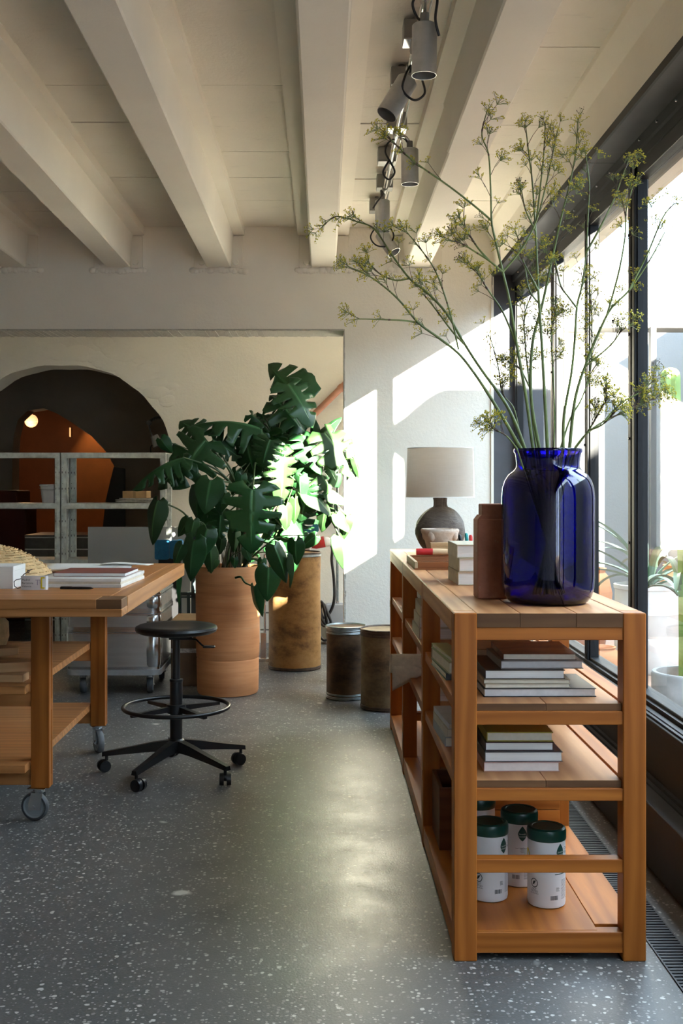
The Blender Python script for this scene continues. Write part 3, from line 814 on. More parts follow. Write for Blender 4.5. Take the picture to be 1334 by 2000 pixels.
for (x0, y0, x1, y1, L, r, col, cat, lab) in pens:
    p0 = jc+Vector((x0*0.6, y0*0.6, 0.008)); p1 = jc+Vector((x1*0.8, y1*0.8, L))
    o = thing('marker_pen', lab, cat, p0, 'pens in the glass')
    q = p0.lerp(p1, 0.62)
    MB().cyl(p0, q, r, n=12).build('barrel', pbr('pen_barrel', col, 0.35), o, 40)
    MB().tube([q, p0.lerp(p1, 0.95), p1], [r*1.12, r*1.12, r*0.7], 12).build('cap', pbr('pen_cap', tuple(min(1, c_*1.25+0.004) for c_ in col), 0.3), o, 40)
random.seed(11)
bl = ['tall thin paint brush standing highest in the pen glass', 'dark blue paint brush leaning right in the pen glass', 'slim paint brush with pale ferrule in the pen glass']
for k, (x0, y0, x1, y1, L) in enumerate([(0.0, 0.012, 0.073, 0.02, 0.262), (0.004, 0.0, 0.05, 0.0, 0.222), (-0.004, 0.016, 0.042, 0.03, 0.212)]):
    p0 = jc+Vector((x0, y0, 0.010)); p1 = jc+Vector((x1, y1, L))
    o = thing('paint_brush', bl[k], 'brush', p0, 'brushes in the glass')
    MB().tube([p0, p0.lerp(p1, 0.35), p0.lerp(p1, 0.8)], [0.0022, 0.0036, 0.0026], 8).build('handle', pbr('brush_handle', (0.012, 0.02, 0.07), 0.3), o, 40)
    MB().cyl(p0.lerp(p1, 0.8), p0.lerp(p1, 0.9), 0.0028, 0.0030, 8).build('ferrule', M['chrome'], o, 40)
    MB().tube([p0.lerp(p1, 0.9), p0.lerp(p1, 0.96), p1], [0.003, 0.0026, 0.0006], 8).build('bristles', pbr('bristle', (0.04, 0.03, 0.025), 0.8), o, 40)

# ---- books lying on the near shelves
ZM, ZL, ZB = 0.671, 0.4695, 0.075
photo = None
m, nt, b = nmat('cover_photo')
n1 = noise(nt, coords(nt, (1, 2, 1)), 7, 6, 0.7)
nt.links.new(ramp(nt, n1, [(0.35, (0.09, 0.045, 0.028)), (0.5, (0.22, 0.12, 0.08)), (0.62, (0.36, 0.21, 0.14)), (0.75, (0.16, 0.09, 0.06))]), b.inputs['Base Color']); b.inputs['Roughness'].default_value = 0.35
M['photo'] = m
greyp = pbr('grey_pages', (0.62, 0.60, 0.60), 0.8, 0, 0.08, 50); creamp = pbr('cream_pages', (0.72, 0.66, 0.55), 0.8, 0, 0.08, 50); pinkp = pbr('pinkish_pages', (0.76, 0.67, 0.64), 0.8, 0, 0.06, 50)
G1, G2 = 'books piled on the upper near shelf', 'books piled on the lower near shelf'
z = ZM
book('art_book', 'large black art book at the bottom of the upper pile', 0.432, 0.738, 3.045, 3.275, z, 0.0235, (0.016, 0.016, 0.018), 'b', R(0.8), G1, greyp); z += 0.0237
book('art_book', 'cream soft cover book lying on the large black book', 0.436, 0.668, 3.05, 3.28, z, 0.0105, (0.55, 0.49, 0.38), 'l', R(1.5), G1, creamp, 0.0012); z += 0.0107
book('art_book', 'thin cream book under the dark covered book', 0.438, 0.672, 3.055, 3.29, z, 0.0105, (0.50, 0.43, 0.31), 'l', R(-0.6), G1, creamp, 0.0012); z += 0.0107
book('art_book', 'thick white paged book with a dark brown cover', 0.440, 0.658, 3.065, 3.33, z, 0.0245, (0.045, 0.028, 0.02), 'l', R(0.5), G1, M['page'], 0.0018, covermat=None); z += 0.0247
book('art_book', 'grey book second from the top of the upper pile', 0.485, 0.712, 3.085, 3.33, z, 0.0215, (0.30, 0.29, 0.28), 'l', R(1.0), G1, greyp, 0.002); z += 0.0217
book('art_book', 'photo covered book topmost of the upper pile', 0.498, 0.700, 3.10, 3.35, z, 0.0165, None, 'l', R(-0.8), G1, creamp, 0.0014, covermat=M['photo'])
z = ZL
book('art_book', 'pink edged book at the bottom of the lower pile', 0.434, 0.640, 3.045, 3.31, z, 0.0250, (0.50, 0.30, 0.28), 'l', R(0.4), G2, pinkp, 0.0016); z += 0.0252
book('art_book', 'white paged book with charcoal cover in the lower pile', 0.436, 0.648, 3.05, 3.315, z, 0.0265, (0.10, 0.10, 0.105), 'l', R(0.9), G2, M['page'], 0.0018); z += 0.0267
book('art_book', 'black book with a red lined edge in the lower pile', 0.440, 0.627, 3.06, 3.30, z, 0.0240, (0.035, 0.008, 0.010), 'l', R(0.2), G2, M['page'], 0.0024); z += 0.0242
book('art_book', 'yellow green book topmost of the lower pile', 0.446, 0.627, 3.065, 3.31, z, 0.0265, (0.33, 0.27, 0.022), 'l', R(-0.4), G2, creamp, 0.003)
# books and boxes farther along the shelf
G3 = 'books farther along the shelf'
y0 = 3.44
book('lying_book', 'grey blue book lying behind the photo covered book', 0.42, 0.62, 3.40, 3.62, ZM, 0.030, (0.20, 0.21, 0.25), 'l', R(2), G3, greyp)
book('lying_book', 'pale beige book lying on the grey blue one', 0.43, 0.66, 3.41, 3.65, ZM+0.0302, 0.045, (0.50, 0.39, 0.26), 'l', R(-1), G3, creamp)
zz = ZM
for k, (t, col, lab) in enumerate([(0.020, (0.014, 0.014, 0.016), 'black book at the left edge behind the front post'), (0.034, (0.34, 0.26, 0.15), 'tan book with pale pages behind the front post'), (0.014, (0.40, 0.42, 0.20), 'green and white booklet topmost behind the front post')]):
    book('lying_book', lab, 0.352+0.004*k, 0.412, 3.30-0.01*k, 3.60, zz, t, col, 'f' if k == 0 else 'b', R(3+k), G3, creamp); zz += t+0.0002
zz = ZL
for k, (t, col, lab) in enumerate([(0.028, (0.30, 0.32, 0.36), 'grey blue book low behind the front post'), (0.024, (0.50, 0.46, 0.38), 'beige paperback low behind the front post'), (0.016, (0.55, 0.56, 0.62), 'pale lilac booklet low behind the front post')]):
    book('lying_book', lab, 0.356+0.003*k, 0.416, 3.33, 3.60, zz, t, col, 'l', R(2+k), G3, creamp); zz += t+0.0002
book('lying_book', 'dark red book standing behind the front post', 0.417, 0.432, 3.34, 3.56, ZL, 0.14, (0.14, 0.012, 0.016), 'f', 0, G3, creamp)
book('lying_book', 'white book lying flat on the middle bay shelf', 0.42, 0.60, 4.02, 4.24, ZL, 0.022, (0.66, 0.64, 0.62), 'l', R(-3), G3)
zz = ZM
for k in range(3):
    book('lying_book', ('beige wrapped book lowest in the middle bay', 'beige wrapped book second in the middle bay', 'beige wrapped book topmost in the middle bay')[k], 0.352+0.004*k, 0.55, 4.16, 4.42, zz, 0.042, None, 'l', R(1-k), G3, covermat=kraft, bt=0.003); zz += 0.0422
zz = ZM
for k, (t, col, lab) in enumerate([(0.03, (0.55, 0.50, 0.40), 'cream book lying under the striped one'), (0.026, (0.60, 0.56, 0.46), 'cream and white striped book in the middle bay'), (0.018, (0.03, 0.03, 0.03), 'thin black book above two cream ones')]):
    book('lying_book', lab, 0.56, 0.76, 4.05, 4.32, zz, t, col, 'l', R(-2*k), G3, creamp); zz += t+0.0002
zz = ZM
for k, (t, col, lab) in enumerate([(0.028, (0.62, 0.60, 0.52), 'cream book low in the farthest bay'), (0.03, (0.02, 0.03, 0.03), 'black book in the farthest bay'), (0.02, (0.58, 0.60, 0.56), 'pale grey book in the farthest bay'), (0.03, (0.014, 0.016, 0.018), 'topmost black book in the farthest bay')]):
    book('lying_book', lab, 0.41+0.01*k, 0.64, 4.98, 5.22, zz, t, col, 'l', R(3-2*k), G3); zz += t+0.0002
# wooden crates on the bottom board
def crate(label, x0, x1, y0, y1, z0, h, t=0.012, n=2):
    o = thing('wooden_crate', label, 'crate', ((x0+x1)/2, (y0+y1)/2, z0))
    MB().box(x0+t, x1-t, y0+t, y1-t, z0, z0+t).build('crate_floor', M['oak_x'], o)
    hh = (h)/n
    for k in range(n):
        a, c_ = z0+hh*k+(0.001 if k else 0), z0+hh*(k+1)-0.001
        for y in (y0, y1-t): MB().box(x0, x1, y, y+t, a, c_, 0.001).build('slat', M['oak_x'], o)
        for x in (x0, x1-t): MB().box(x, x+t, y0+t, y1-t, a, c_, 0.001).build('slat', M['oak_y'], o)
    return o
crate('orange pine crate standing on the bottom board behind the canisters', 0.515, 0.757, 3.60, 3.84, ZB, 0.26)
dark = M['oak_x']; 
M['oak_x'], M['oak_y'], _ox, _oy = wood('dark_crate_x', (0.16, 0.05, 0.018), (0.07, 0.02, 0.008), 'x'), wood('dark_crate_y', (0.16, 0.05, 0.018), (0.07, 0.02, 0.008), 'y'), M['oak_x'], M['oak_y']
crate('dark stained crate at the left edge of the bottom board', 0.372, 0.50, 3.60, 3.84, ZB, 0.20, n=1)
M['oak_x'], M['oak_y'] = _ox, _oy
crate('shallow pine crate in the middle bay of the bottom shelf', 0.42, 0.72, 4.10, 4.40, ZL, 0.05, n=1) if False else None
crate('shallow pine crate on the bottom board of the middle bay', 0.40, 0.74, 4.02, 4.40, ZB, 0.20, n=2)
# rolled canvas sticking out of the middle bay
rc = Vector((0, 4.56, ZL+0.019+0.048))
def spiral(u, v):
    a = -u*2*PI*2.25; r = 0.046-0.011*u*1.6
    return Vector((0.276+0.50*v+0.006*math.sin(9*u)*(1-v), rc.y+r*math.cos(a), rc.z+r*math.sin(a)-0.019))
cv = MB().grid(spiral, 64, 6)
# its loose corner hangs down
cv.grid(lambda u, v: Vector((0.277+0.09*u+0.05*v*u, rc.y-0.046-0.004*v, rc.z-0.02-0.10*v*(1-0.75*u))), 6, 6)
o = cv.build('canvas_roll', pbr('raw_linen', (0.62, 0.53, 0.43), 0.9, 0, 0.1, 60, 0.3, 300), None, 70)
s_ = o.modifiers.new('thickness', 'SOLIDIFY'); s_.thickness = 0.0025
tag(o, 'roll of raw beige canvas sticking out of the shelf', 'canvas')

# ---- four wipe canisters
LIDG = (0.004, 0.045, 0.032)
M['lid'] = pbr('dark_green_plastic', LIDG, 0.28); M['tub'] = pbr('white_plastic', (0.76, 0.75, 0.76), 0.35)
M['ink'] = pbr('label_ink', (0.02, 0.03, 0.035), 0.5); M['inkg'] = pbr('label_green', (0.006, 0.06, 0.045), 0.45)
M['inky'] = pbr('label_yellow', (0.80, 0.62, 0.02), 0.45); M['inkw'] = pbr('label_white', (0.75, 0.78, 0.76), 0.5); M['inkb'] = pbr('label_pale_green', (0.60, 0.66, 0.63), 0.5)
def text2d(s, size, align='CENTER'):
    cu = bpy.data.curves.new('lettering', 'FONT'); cu.body = s; cu.size = size; cu.align_x = align; cu.align_y = 'CENTER'; cu.resolution_u = 2
    ob = bpy.data.objects.new('lettering', cu); COL.objects.link(ob)
    dg = bpy.context.evaluated_depsgraph_get(); dg.update()
    me = bpy.data.meshes.new_from_object(ob.evaluated_get(dg))
    pts = [(v.co.x, v.co.y) for v in me.vertices]; fs = [tuple(p.vertices) for p in me.polygons]
    bpy.data.objects.remove(ob); bpy.data.curves.remove(cu); bpy.data.meshes.remove(me)
    return pts, fs
def wrap(mb, pts, fs, ph, z, Rr):
    V = []
    for x, y in pts:
        a = ph+x/Rr
        V.append(mb.bm.verts.new((Rr*math.sin(a), -Rr*math.cos(a), z+y)))
    for f in fs:
        try: mb.bm.faces.new([V[i] for i in f])
        except ValueError: pass
def wbox(mb, x0, x1, z0, z1, ph, Rr, n=None):
    n = n or max(1, int(abs(x1-x0)/0.006))
    pts = [(x0+(x1-x0)*i/n, q) for i in range(n+1) for q in (0, z1-z0)]
    wrap(mb, pts, [(2*i, 2*i+2, 2*i+3, 2*i+1) for i in range(n)], ph, z0, Rr)
CR = 0.0528
def canister(label, x, y, phi):
    o = thing('wipes_canister', label, 'canister', (0, 0, 0), 'wipe canisters on the bottom board')
    MB().lathe([(0, 0.0), (0.047, 0.0), (0.0515, 0.003), (0.0528, 0.010), (0.0524, 0.022), (0.0526, 0.024), (0.0526, 0.158), (0.0522, 0.162), (0.0524, 0.175), (0.050, 0.177), (0, 0.177)], n=48).build('tub', M['tub'], o, 35)
    MB().lathe([(0, 0.172), (0.0535, 0.172), (0.0545, 0.174), (0.0545, 0.193), (0.0525, 0.200), (0.047, 0.2035), (0.040, 0.203), (0.0385, 0.2015), (0, 0.2015)], n=48).build('lid', M['lid'], o, 35)
    Q = CR+0.00025; p = R(phi)
    g = MB(); rows = []
    for t in range(0, 15):
        a = min(1, max(0.0, t/14)); rows.append((max(0.0003, 0.0135*math.sin(PI*a)**0.85*(0.75+0.35*a)) if 0 < t < 14 else 0.0002, 0.0215-0.041*a))
    pts = [(x_*q/4, y_) for x_, y_ in rows for q in range(-4, 5)]
    wrap(g, pts, [(9*i+q, 9*i+q+1, 9*i+q+10, 9*i+q+9) for i in range(14) for q in range(8)], p, 0.1465, Q)
    g.build('leaf_logo', M['inkg'], o, None, recalc=False)
    g = MB(); wbox(g, -0.018, 0.046, 0.0885, 0.0905, p, Q); g.build('green_rule', M['inkg'], o, None, recalc=False)
    w = MB()
    for s_, zz_ in (('Seventh', 0.1465), ('Generation', 0.1400)):
        pts, fs = text2d(s_, 0.0062); wrap(w, pts, fs, p, zz_, Q+0.0003)
    w.build('logo_lettering', M['inkw'], o, None, recalc=False)
    k = MB()
    for s_, zz_ in (('Cleaning', 0.1525), ('Wipes', 0.142)):
        pts, fs = text2d(s_, 0.011, 'LEFT'); wrap(k, pts, fs, p+0.0165/Q, zz_, Q)
    for i in range(9): wbox(k, -0.004-0.002*(i % 3), 0.006, 0.1005+0.0016*i-0.004, 0.1009+0.0016*i-0.004, p, Q)
    random.seed(6)
    for i in range(16):
        wbox(k, 0.004, 0.004+0.026*(0.75+0.25*random.random()), 0.0245+0.0032*i, 0.0253+0.0032*i, p, Q)
    for i in range(5): wbox(k, -0.014, -0.002-0.004*random.random(), 0.046+0.0022*i, 0.0468+0.0022*i, p, Q)
    x_ = -0.030
    while x_ < -0.008:
        ww = 0.0005+0.001*random.random(); wbox(k, x_, x_+ww, 0.024, 0.035, p, Q, 1); x_ += ww+0.0005+0.0008*random.random()
    # ring mark with a leaf and its two lines of words
    c0 = p-1.46; n = 24
    pts = [(r_*math.cos(2*PI*i/n), r_*math.sin(2*PI*i/n)) for i in range(n) for r_ in (0.0098, 0.0118)]
    wrap(k, pts, [(2*i, 2*((i+1) % n), 2*((i+1) % n)+1, 2*i+1) for i in range(n)], c0, 0.064, Q)
    wrap(k, [(-0.006, -0.006), (0.001, -0.002), (0.006, 0.007), (-0.003, 0.004)], [(0, 1, 2, 3)], c0, 0.064, Q)
    for s_, zz_ in (('NOT', 0.0485), ('TESTED', 0.0425), ('ON ANIMALS', 0.0370)):
        pts, fs = text2d(s_, 0.0072 if s_ != 'ON ANIMALS' else 0.0045); wrap(k, pts, fs, c0, zz_, Q)
    for i in range(6):
        cx = (-0.016+0.0125*i); pts = [(cx+0.0062*math.cos(PI*t/8), -0.0012*math.sin(PI*t/8)*2+s*0.0003) for t in range(9) for s in (-1, 1)]
        wrap(k, pts, [(2*t, 2*t+2, 2*t+3, 2*t+1) for t in range(8)], p, 0.1095, Q)
    k.build('label_print', M['ink'], o, None, recalc=False)['kind'] = 'stuff'
    l = MB(); n = 24
    wrap(l, [(0.013*math.cos(2*PI*i/n), 0.020*math.sin(2*PI*i/n)) for i in range(n)], [tuple(range(n))], p-2.05, 0.128, Q)
    l.build('yellow_lemon', M['inky'], o, None, recalc=False)
    h = MB(); wbox(h, 0.004, 0.040, 0.0915, 0.108, p, Q); h.build('pale_band', M['inkb'], o, None, recalc=False)
    put(o, (x, y, ZB)); o.scale = (1, 1, 1.065)
    return o
canister('white wipes canister nearest to the viewer with a green lid', 0.625, 3.153, 34)
canister('white canister half hidden behind the front left post', 0.4715, 3.2, 42)
canister('white canister standing behind the other two in front', 0.578, 3.318, 0)
canister('white canister farthest back showing a yellow lemon', 0.475, 3.46, 172)
# ================================================================== THINGS ON AND UNDER THE WORK TABLE
def tbl(px, py): # a point on the table top
    Y = 0.40*F/(py-VY); return at(px, py, Y)
book('table_book', 'thick white cover book lying on the work table', -1.10, -0.758, 4.30, 4.72, TZ, 0.034, (0.74, 0.73, 0.71), 'l', R(-3), 'books on the work table', creamp, 0.012)
book('table_book', 'red brown cover book lying on the white book', -1.05, -0.765, 4.40, 4.66, TZ+0.0342, 0.014, (0.22, 0.055, 0.045), 'l', R(-2), 'books on the work table', M['page'], 0.0015)
# loosely rolled white paper
rp2 = MB()
def rollp(u, v):
    a = PI*(0.15+1.7*u); r = 0.019*(1.0-0.1*v)
    return Vector((-1.235+0.39*v, 5.02+0.055*math.cos(a)*1.6+0.02*v, TZ+0.021+r*math.sin(-a)))
rp2.grid(rollp, 28, 8)
o = rp2.build('paper_sheet', M['white'], None, 70)
tag(o, 'loosely folded white paper sheet lying behind the books on the table', 'paper')
s_ = o.modifiers.new('thickness', 'SOLIDIFY'); s_.thickness = 0.0008
MB_ = MB().grid(lambda u, v: Vector((-0.98+0.21*v, 4.97+0.15*u, TZ+0.046-0.012*abs(v-0.3)-0.006*u*u)), 6, 10)
o = MB_.build('paper_sheet', pbr('bright_paper', (0.86, 0.86, 0.86), 0.6), None, 70); tag(o, 'bright white paper resting on the folded sheet on the table', 'paper')
s_ = o.modifiers.new('thickness', 'SOLIDIFY'); s_.thickness = 0.003
pen = thing('ballpoint_pen', 'black ballpoint pen lying before the white book on the table', 'pen', (-0.925, 4.235, TZ))
MB().tube([(-0.988, 4.236, TZ+0.0048), (-0.915, 4.234, TZ+0.0048)], 0.0047, 12).build('barrel', M['black'], pen, 40)
MB().tube([(-0.915, 4.234, TZ+0.0048), (-0.875, 4.233, TZ+0.0045), (-0.863, 4.2325, TZ+0.004)], [0.0048, 0.0042, 0.0012], 12).build('grip', M['blackmetal'], pen, 40)
MB().box(-0.985, -0.945, 4.2335, 4.2365, TZ+0.0092, TZ+0.0106).build('clip', M['blackmetal'], pen)
wb = thing('white_box', 'plain white card box at the left edge of the table', 'box', (-1.2, 4.3, TZ))
MB().box(-1.42, -1.168, 4.245, 4.42, TZ, TZ+0.083, 0.001).build('body', M['white'], wb)
MB().box(-1.4205, -1.1675, 4.2445, 4.4205, TZ+0.066, TZ+0.0845, 0.001).build('lid', M['white'], wb)
# fold-out paper tag with a black cord
pt = thing('paper_tag', 'printed white paper tag with black cord standing on the table', 'tag', (-1.08, 4.2, TZ))
TA = Vector((-1.083, 4.212, TZ))
def ribbon(u, v):
    s = (u-0.5)
    return TA+Vector((0.094*s, -0.006*math.cos(3*s), 0.052*v))
g = MB().grid(ribbon, 14, 3); g.grid(lambda u, v: ribbon(u, v)+Vector((0.006, 0.010, 0)), 14, 3)
g.grid(lambda u, v: ribbon(1, v)+Vector((0.006*u, 0.010*u, 0)), 2, 2)
g.build('tag_strip', pbr('tag_paper', (0.74, 0.72, 0.74), 0.5), pt, 60)
def flat_text(s, size, x, z, parent, mat, name='lettering'):
    pts, fs = text2d(s, size, 'LEFT'); mb = MB()
    V = [mb.bm.verts.new(TA+Vector((x+px_, -0.0072+0.0012*abs(x+px_)/0.047, z+py_))) for px_, py_ in pts]
    for f in fs:
        try: mb.bm.faces.new([V[i] for i in f])
        except ValueError: pass
    return mb.build(name, mat, parent, None, recalc=False)
M['lilac'] = pbr('lilac_ink', (0.36, 0.35, 0.45), 0.6)
for s_, z in (('Madrid', 0.0375), ('Barcelona', 0.0255), ('Valencia', 0.0135)): flat_text(s_, 0.0108, -0.042, z, pt, M['ink'])
flat_text('T', 0.030, 0.008, 0.027, pt, M['lilac']); flat_text('I', 0.024, 0.0235, 0.030, pt, M['lilac'])
y_ = MB()
for (a, c_, z0, z1) in ((0.029, 0.0345, 0.005, 0.048), (0.0345, 0.044, 0.043, 0.048), (0.0345, 0.044, 0.005, 0.010)): y_.box(TA.x+a, TA.x+c_, TA.y-0.0078, TA.y-0.0068, TZ+z0, TZ+z1)
y_.build('yellow_print', M['inky'], pt)
cdp = [TA+Vector(q) for q in ((-0.045, 0.004, 0.010), (-0.06, 0.004, 0.004), (-0.073, 0.006, 0.014), (-0.074, 0.006, 0.03), (-0.066, 0.005, 0.037), (-0.05, 0.006, 0.040), (-0.04, 0.012, 0.056), (-0.030, 0.02, 0.063), (-0.022, 0.02, 0.063), (-0.02, 0.02, 0.069), (-0.028, 0.02, 0.072), (-0.03, 0.02, 0.066), (-0.012, 0.03, 0.075))]
MB().tube(cdp, 0.0018, 6).build('cord', M['black'], pt, 60)
# woven straw hat-like dome, cut by the frame
straw = pbr('straw', (0.66, 0.46, 0.23), 0.7, 0, 0.22, 30)
HC = Vector((-1.47, 4.86, TZ))
hat = thing('straw_dome', 'coarse woven straw dome lying on the work table', 'basket', HC)
prof_ = [(0.0, 0.128), (0.06, 0.124), (0.12, 0.113), (0.17, 0.096), (0.22, 0.070), (0.26, 0.042), (0.292, 0.012), (0.295, 0.004), (0.288, 0.003), (0.25, 0.030), (0.2, 0.062), (0.12, 0.10), (0, 0.118)]
MB().lathe(prof_, HC, 56).build('dome', straw, hat, 60)
random.seed(21)
sm = MB()                        # raised straws, row above row
for row in range(15):
    t = (row+0.5)/15; r0 = 0.03+0.262*t
    z0 = 0.129-0.118*(t**2.1)
    nst = int(10+26*t)
    for k in range(nst):
        a0 = 2*PI*(k+0.5*(row % 2)+0.3*random.random())/nst; da = 2*PI/nst*(0.62+0.25*random.random())
        P = []
        for q in range(4):
            a = a0+da*q/3; rr = r0+0.004*math.sin(PI*q/3)+0.006*(random.random()-0.5)
            P.append(HC+Vector((rr*math.cos(a), rr*math.sin(a), z0-0.003+0.006*math.sin(PI*(0.2+0.6*q/3)))))
        sm.tube(P, 0.0032, 5)
o = sm.build('straw_strands', straw, hat, 60); o['kind'] = 'stuff'
# boards on the upper lower-shelf
pale = {ax: wood('pale_board_'+ax, (0.72, 0.46, 0.24), (0.52, 0.30, 0.14), ax, 0.5, knots=False) for ax in 'xy'}
def plank(label, cx, cy, z, L, w, t, rz):
    o = MB().box(-L/2, L/2, -w/2, w/2, 0, t, 0.0015).build('wood_offcut', pale['x'], None, loc=(0, 0, 0)); put(o, (cx, cy, z), rz)
    tag(o, label, 'offcut', 'pale wood offcuts under the table')
Z5 = 0.51
plank('pale wood offcut lowest at the front of the upper under-shelf', -1.29, 4.22, Z5, 0.36, 0.075, 0.028, R(-3))
plank('pale wood offcut lying square on the lowest offcut', -1.25, 4.25, Z5+0.0285, 0.30, 0.085, 0.036, R(17))
plank('thin pale offcut poking out toward the table leg', -1.19, 4.36, Z5, 0.26, 0.07, 0.05, R(28))
plank('pale wood offcut leaning on the pile at the left edge', -1.36, 4.36, Z5+0.067, 0.34, 0.09, 0.03, R(30))
bk = MB().lathe([(0, 0), (0.10, 0), (0.135, 0.02), (0.15, 0.07), (0.148, 0.13), (0.12, 0.16), (0.118, 0.155), (0.14, 0.12), (0.14, 0.07), (0.1, 0.012), (0, 0.01)], Vector((-1.52, 4.9, Z5)), 36)
tag(bk.build('straw_basket', straw, None, 60), 'round straw coloured basket deep on the upper under-shelf', 'basket')

# ================================================================== POT AND DRUMS
m, nt, b = nmat('terracotta')
v = coords(nt, (1, 1, 9)); n1 = noise(nt, v, 2.4, 5, 0.6); n2 = noise(nt, coords(nt, (1, 1, 30)), 2.0, 3); n3 = noise(nt, coords(nt), 4, 4)
c = ramp(nt, n1, [(0.3, (0.50, 0.195, 0.075)), (0.55, (0.60, 0.255, 0.105)), (0.8, (0.66, 0.32, 0.155))])
c = mixc(nt, ramp(nt, n2, [(0.55, 0.0), (0.75, 0.3)]), c, (0.34, 0.13, 0.055)); c = mixc(nt, ramp(nt, n3, [(0.6, 0.0), (0.8, 0.3)]), c, (0.60, 0.36, 0.24))
nt.links.new(c, b.inputs['Base Color']); b.inputs['Roughness'].default_value = 0.72; b.inputs['Specular IOR Level'].default_value = 0.3
bump(nt, b, n2, 0.3, 0.004); M['terra'] = m
PC = Vector((-0.568, 6.72, 0))
pj = lambda a, z: 0.002*math.sin(2*a+3*z)+0.0012*math.sin(55*z)
pot = MB().lathe([(0, 0), (0.160, 0), (0.176, 0.004), (0.181, 0.02), (0.184, 0.10), (0.1855, 0.205), (0.182, 0.212), (0.1855, 0.22), (0.189, 0.30), (0.1885, 0.42), (0.190, 0.55), (0.1915, 0.68), (0.1925, 0.74), (0.189, 0.757), (0.180, 0.757), (0.175, 0.74), (0.172, 0.66), (0, 0.66)], PC, 64, jitter=pj).build('terracotta_planter', M['terra'], None, 40)
tag(pot, 'tall cylindrical terracotta planter holding the monstera', 'planter')
so = MB().lathe([(0.172, 0.705), (0.1, 0.715), (0, 0.712)], PC, 32)
so = so.build('soil', pbr('soil', (0.035, 0.022, 0.015), 0.95, 0, 0.4, 30, 0.8, 60), pot)
def drum(name, label, c, r, h, mat, rimm, lidm, bands, rec=0.018):
    o = thing(name, label, 'drum', c)
    cj = lambda a, z: 0.0016*math.sin(3*a+9*z)+0.001*math.sin(7*a-14*z)
    prf = [(0, 0.004), (r-0.003, 0.004)]+[(r, 0.01+(h-0.02)*i/14) for i in range(15)]+[(r-0.004, h-0.006), (0, h-0.008)]
    MB().lathe(prf, c, 56, jitter=cj).build('fibre_wall', mat, o, 40)
    for z0, z1, k in bands:
        MB().lathe([(r-0.004, z0), (r+0.0028, z0), (r+0.0045, z0+(z1-z0)*0.3), (r+0.003, z0+(z1-z0)*0.5), (r+0.0045, z0+(z1-z0)*0.7), (r+0.0028, z1), (r-0.004, z1)], c, 56, closed=True).build('steel_band', k, o, 30)
    MB().lathe([(r-0.010, h-rec), (r-0.008, h-0.003), (r-0.002, h+0.003), (r+0.005, h), (r+0.005, h-0.010), (r-0.002, h-0.012)], c, 56, closed=True).build('rim', rimm, o, 40)
    MB().lathe([(r-0.009, h-rec), (r*0.6, h-rec+0.002), (0, h-rec+0.003), (0, h-rec-0.004), (r-0.009, h-rec-0.004)], c, 48).build('lid', lidm, o, 40)
    return o
def fibre(name, a_, c_, d_, st=(1, 1, 1.6)):
    m, nt, b = nmat(name)
    n1 = noise(nt, coords(nt, st), 3.2, 8, 0.72); n2 = noise(nt, coords(nt), 45, 4)
    c = ramp(nt, n1, [(0.36, d_), (0.5, c_), (0.66, a_)])
    c = mixc(nt, ramp(nt, n2, [(0.6, 0.0), (0.72, 0.3)]), c, tuple(k*0.5 for k in c_))
    nt.links.new(c, b.inputs['Base Color']); b.inputs['Roughness'].default_value = 0.7; b.inputs['Specular IOR Level'].default_value = 0.3
    bump(nt, b, n1, 0.25, 0.008)
    return m
M['rust'] = pbr('rusty_steel', (0.075, 0.048, 0.032), 0.6, 0.35, 0.5, 25, 0.3, 80)
M['zinc'] = pbr('dull_zinc', (0.22, 0.245, 0.25), 0.45, 0.7, 0.25, 30)
lidm = pbr('pale_lid', (0.56, 0.55, 0.47), 0.5, 0, 0.12, 10)
drum('fibre_drum', 'tall brown fibre drum standing right behind the terracotta planter', Vector((-0.192, 7.62, 0)), 0.176, 0.783, fibre('brown_fibre', (0.40, 0.235, 0.095), (0.30, 0.165, 0.06), (0.12, 0.06, 0.025)), M['rust'], fibre('drum_lid', (0.3, 0.18, 0.07), (0.24, 0.13, 0.05), (0.15, 0.08, 0.03)), [(0.004, 0.022, M['rust']), (0.755, 0.776, M['zinc'])])
drum('fibre_drum', 'smaller dark brown drum with a grey steel rim', Vector((0.135, 6.56, 0)), 0.1155, 0.420, fibre('dark_fibre', (0.15, 0.088, 0.045), (0.09, 0.05, 0.026), (0.035, 0.02, 0.012)), M['zinc'], lidm, [(0.003, 0.020, M['zinc']), (0.024, 0.036, M['zinc']), (0.378, 0.392, M['zinc']), (0.394, 0.412, M['zinc'])])
drum('fibre_drum', 'rough olive brown drum partly behind the shelf end', Vector((0.350, 6.265, 0)), 0.140, 0.442, fibre('olive_fibre', (0.25, 0.185, 0.10), (0.17, 0.118, 0.062), (0.07, 0.045, 0.025)), M['rust'], lidm, [(0.003, 0.024, M['rust']), (0.404, 0.430, M['rust'])])

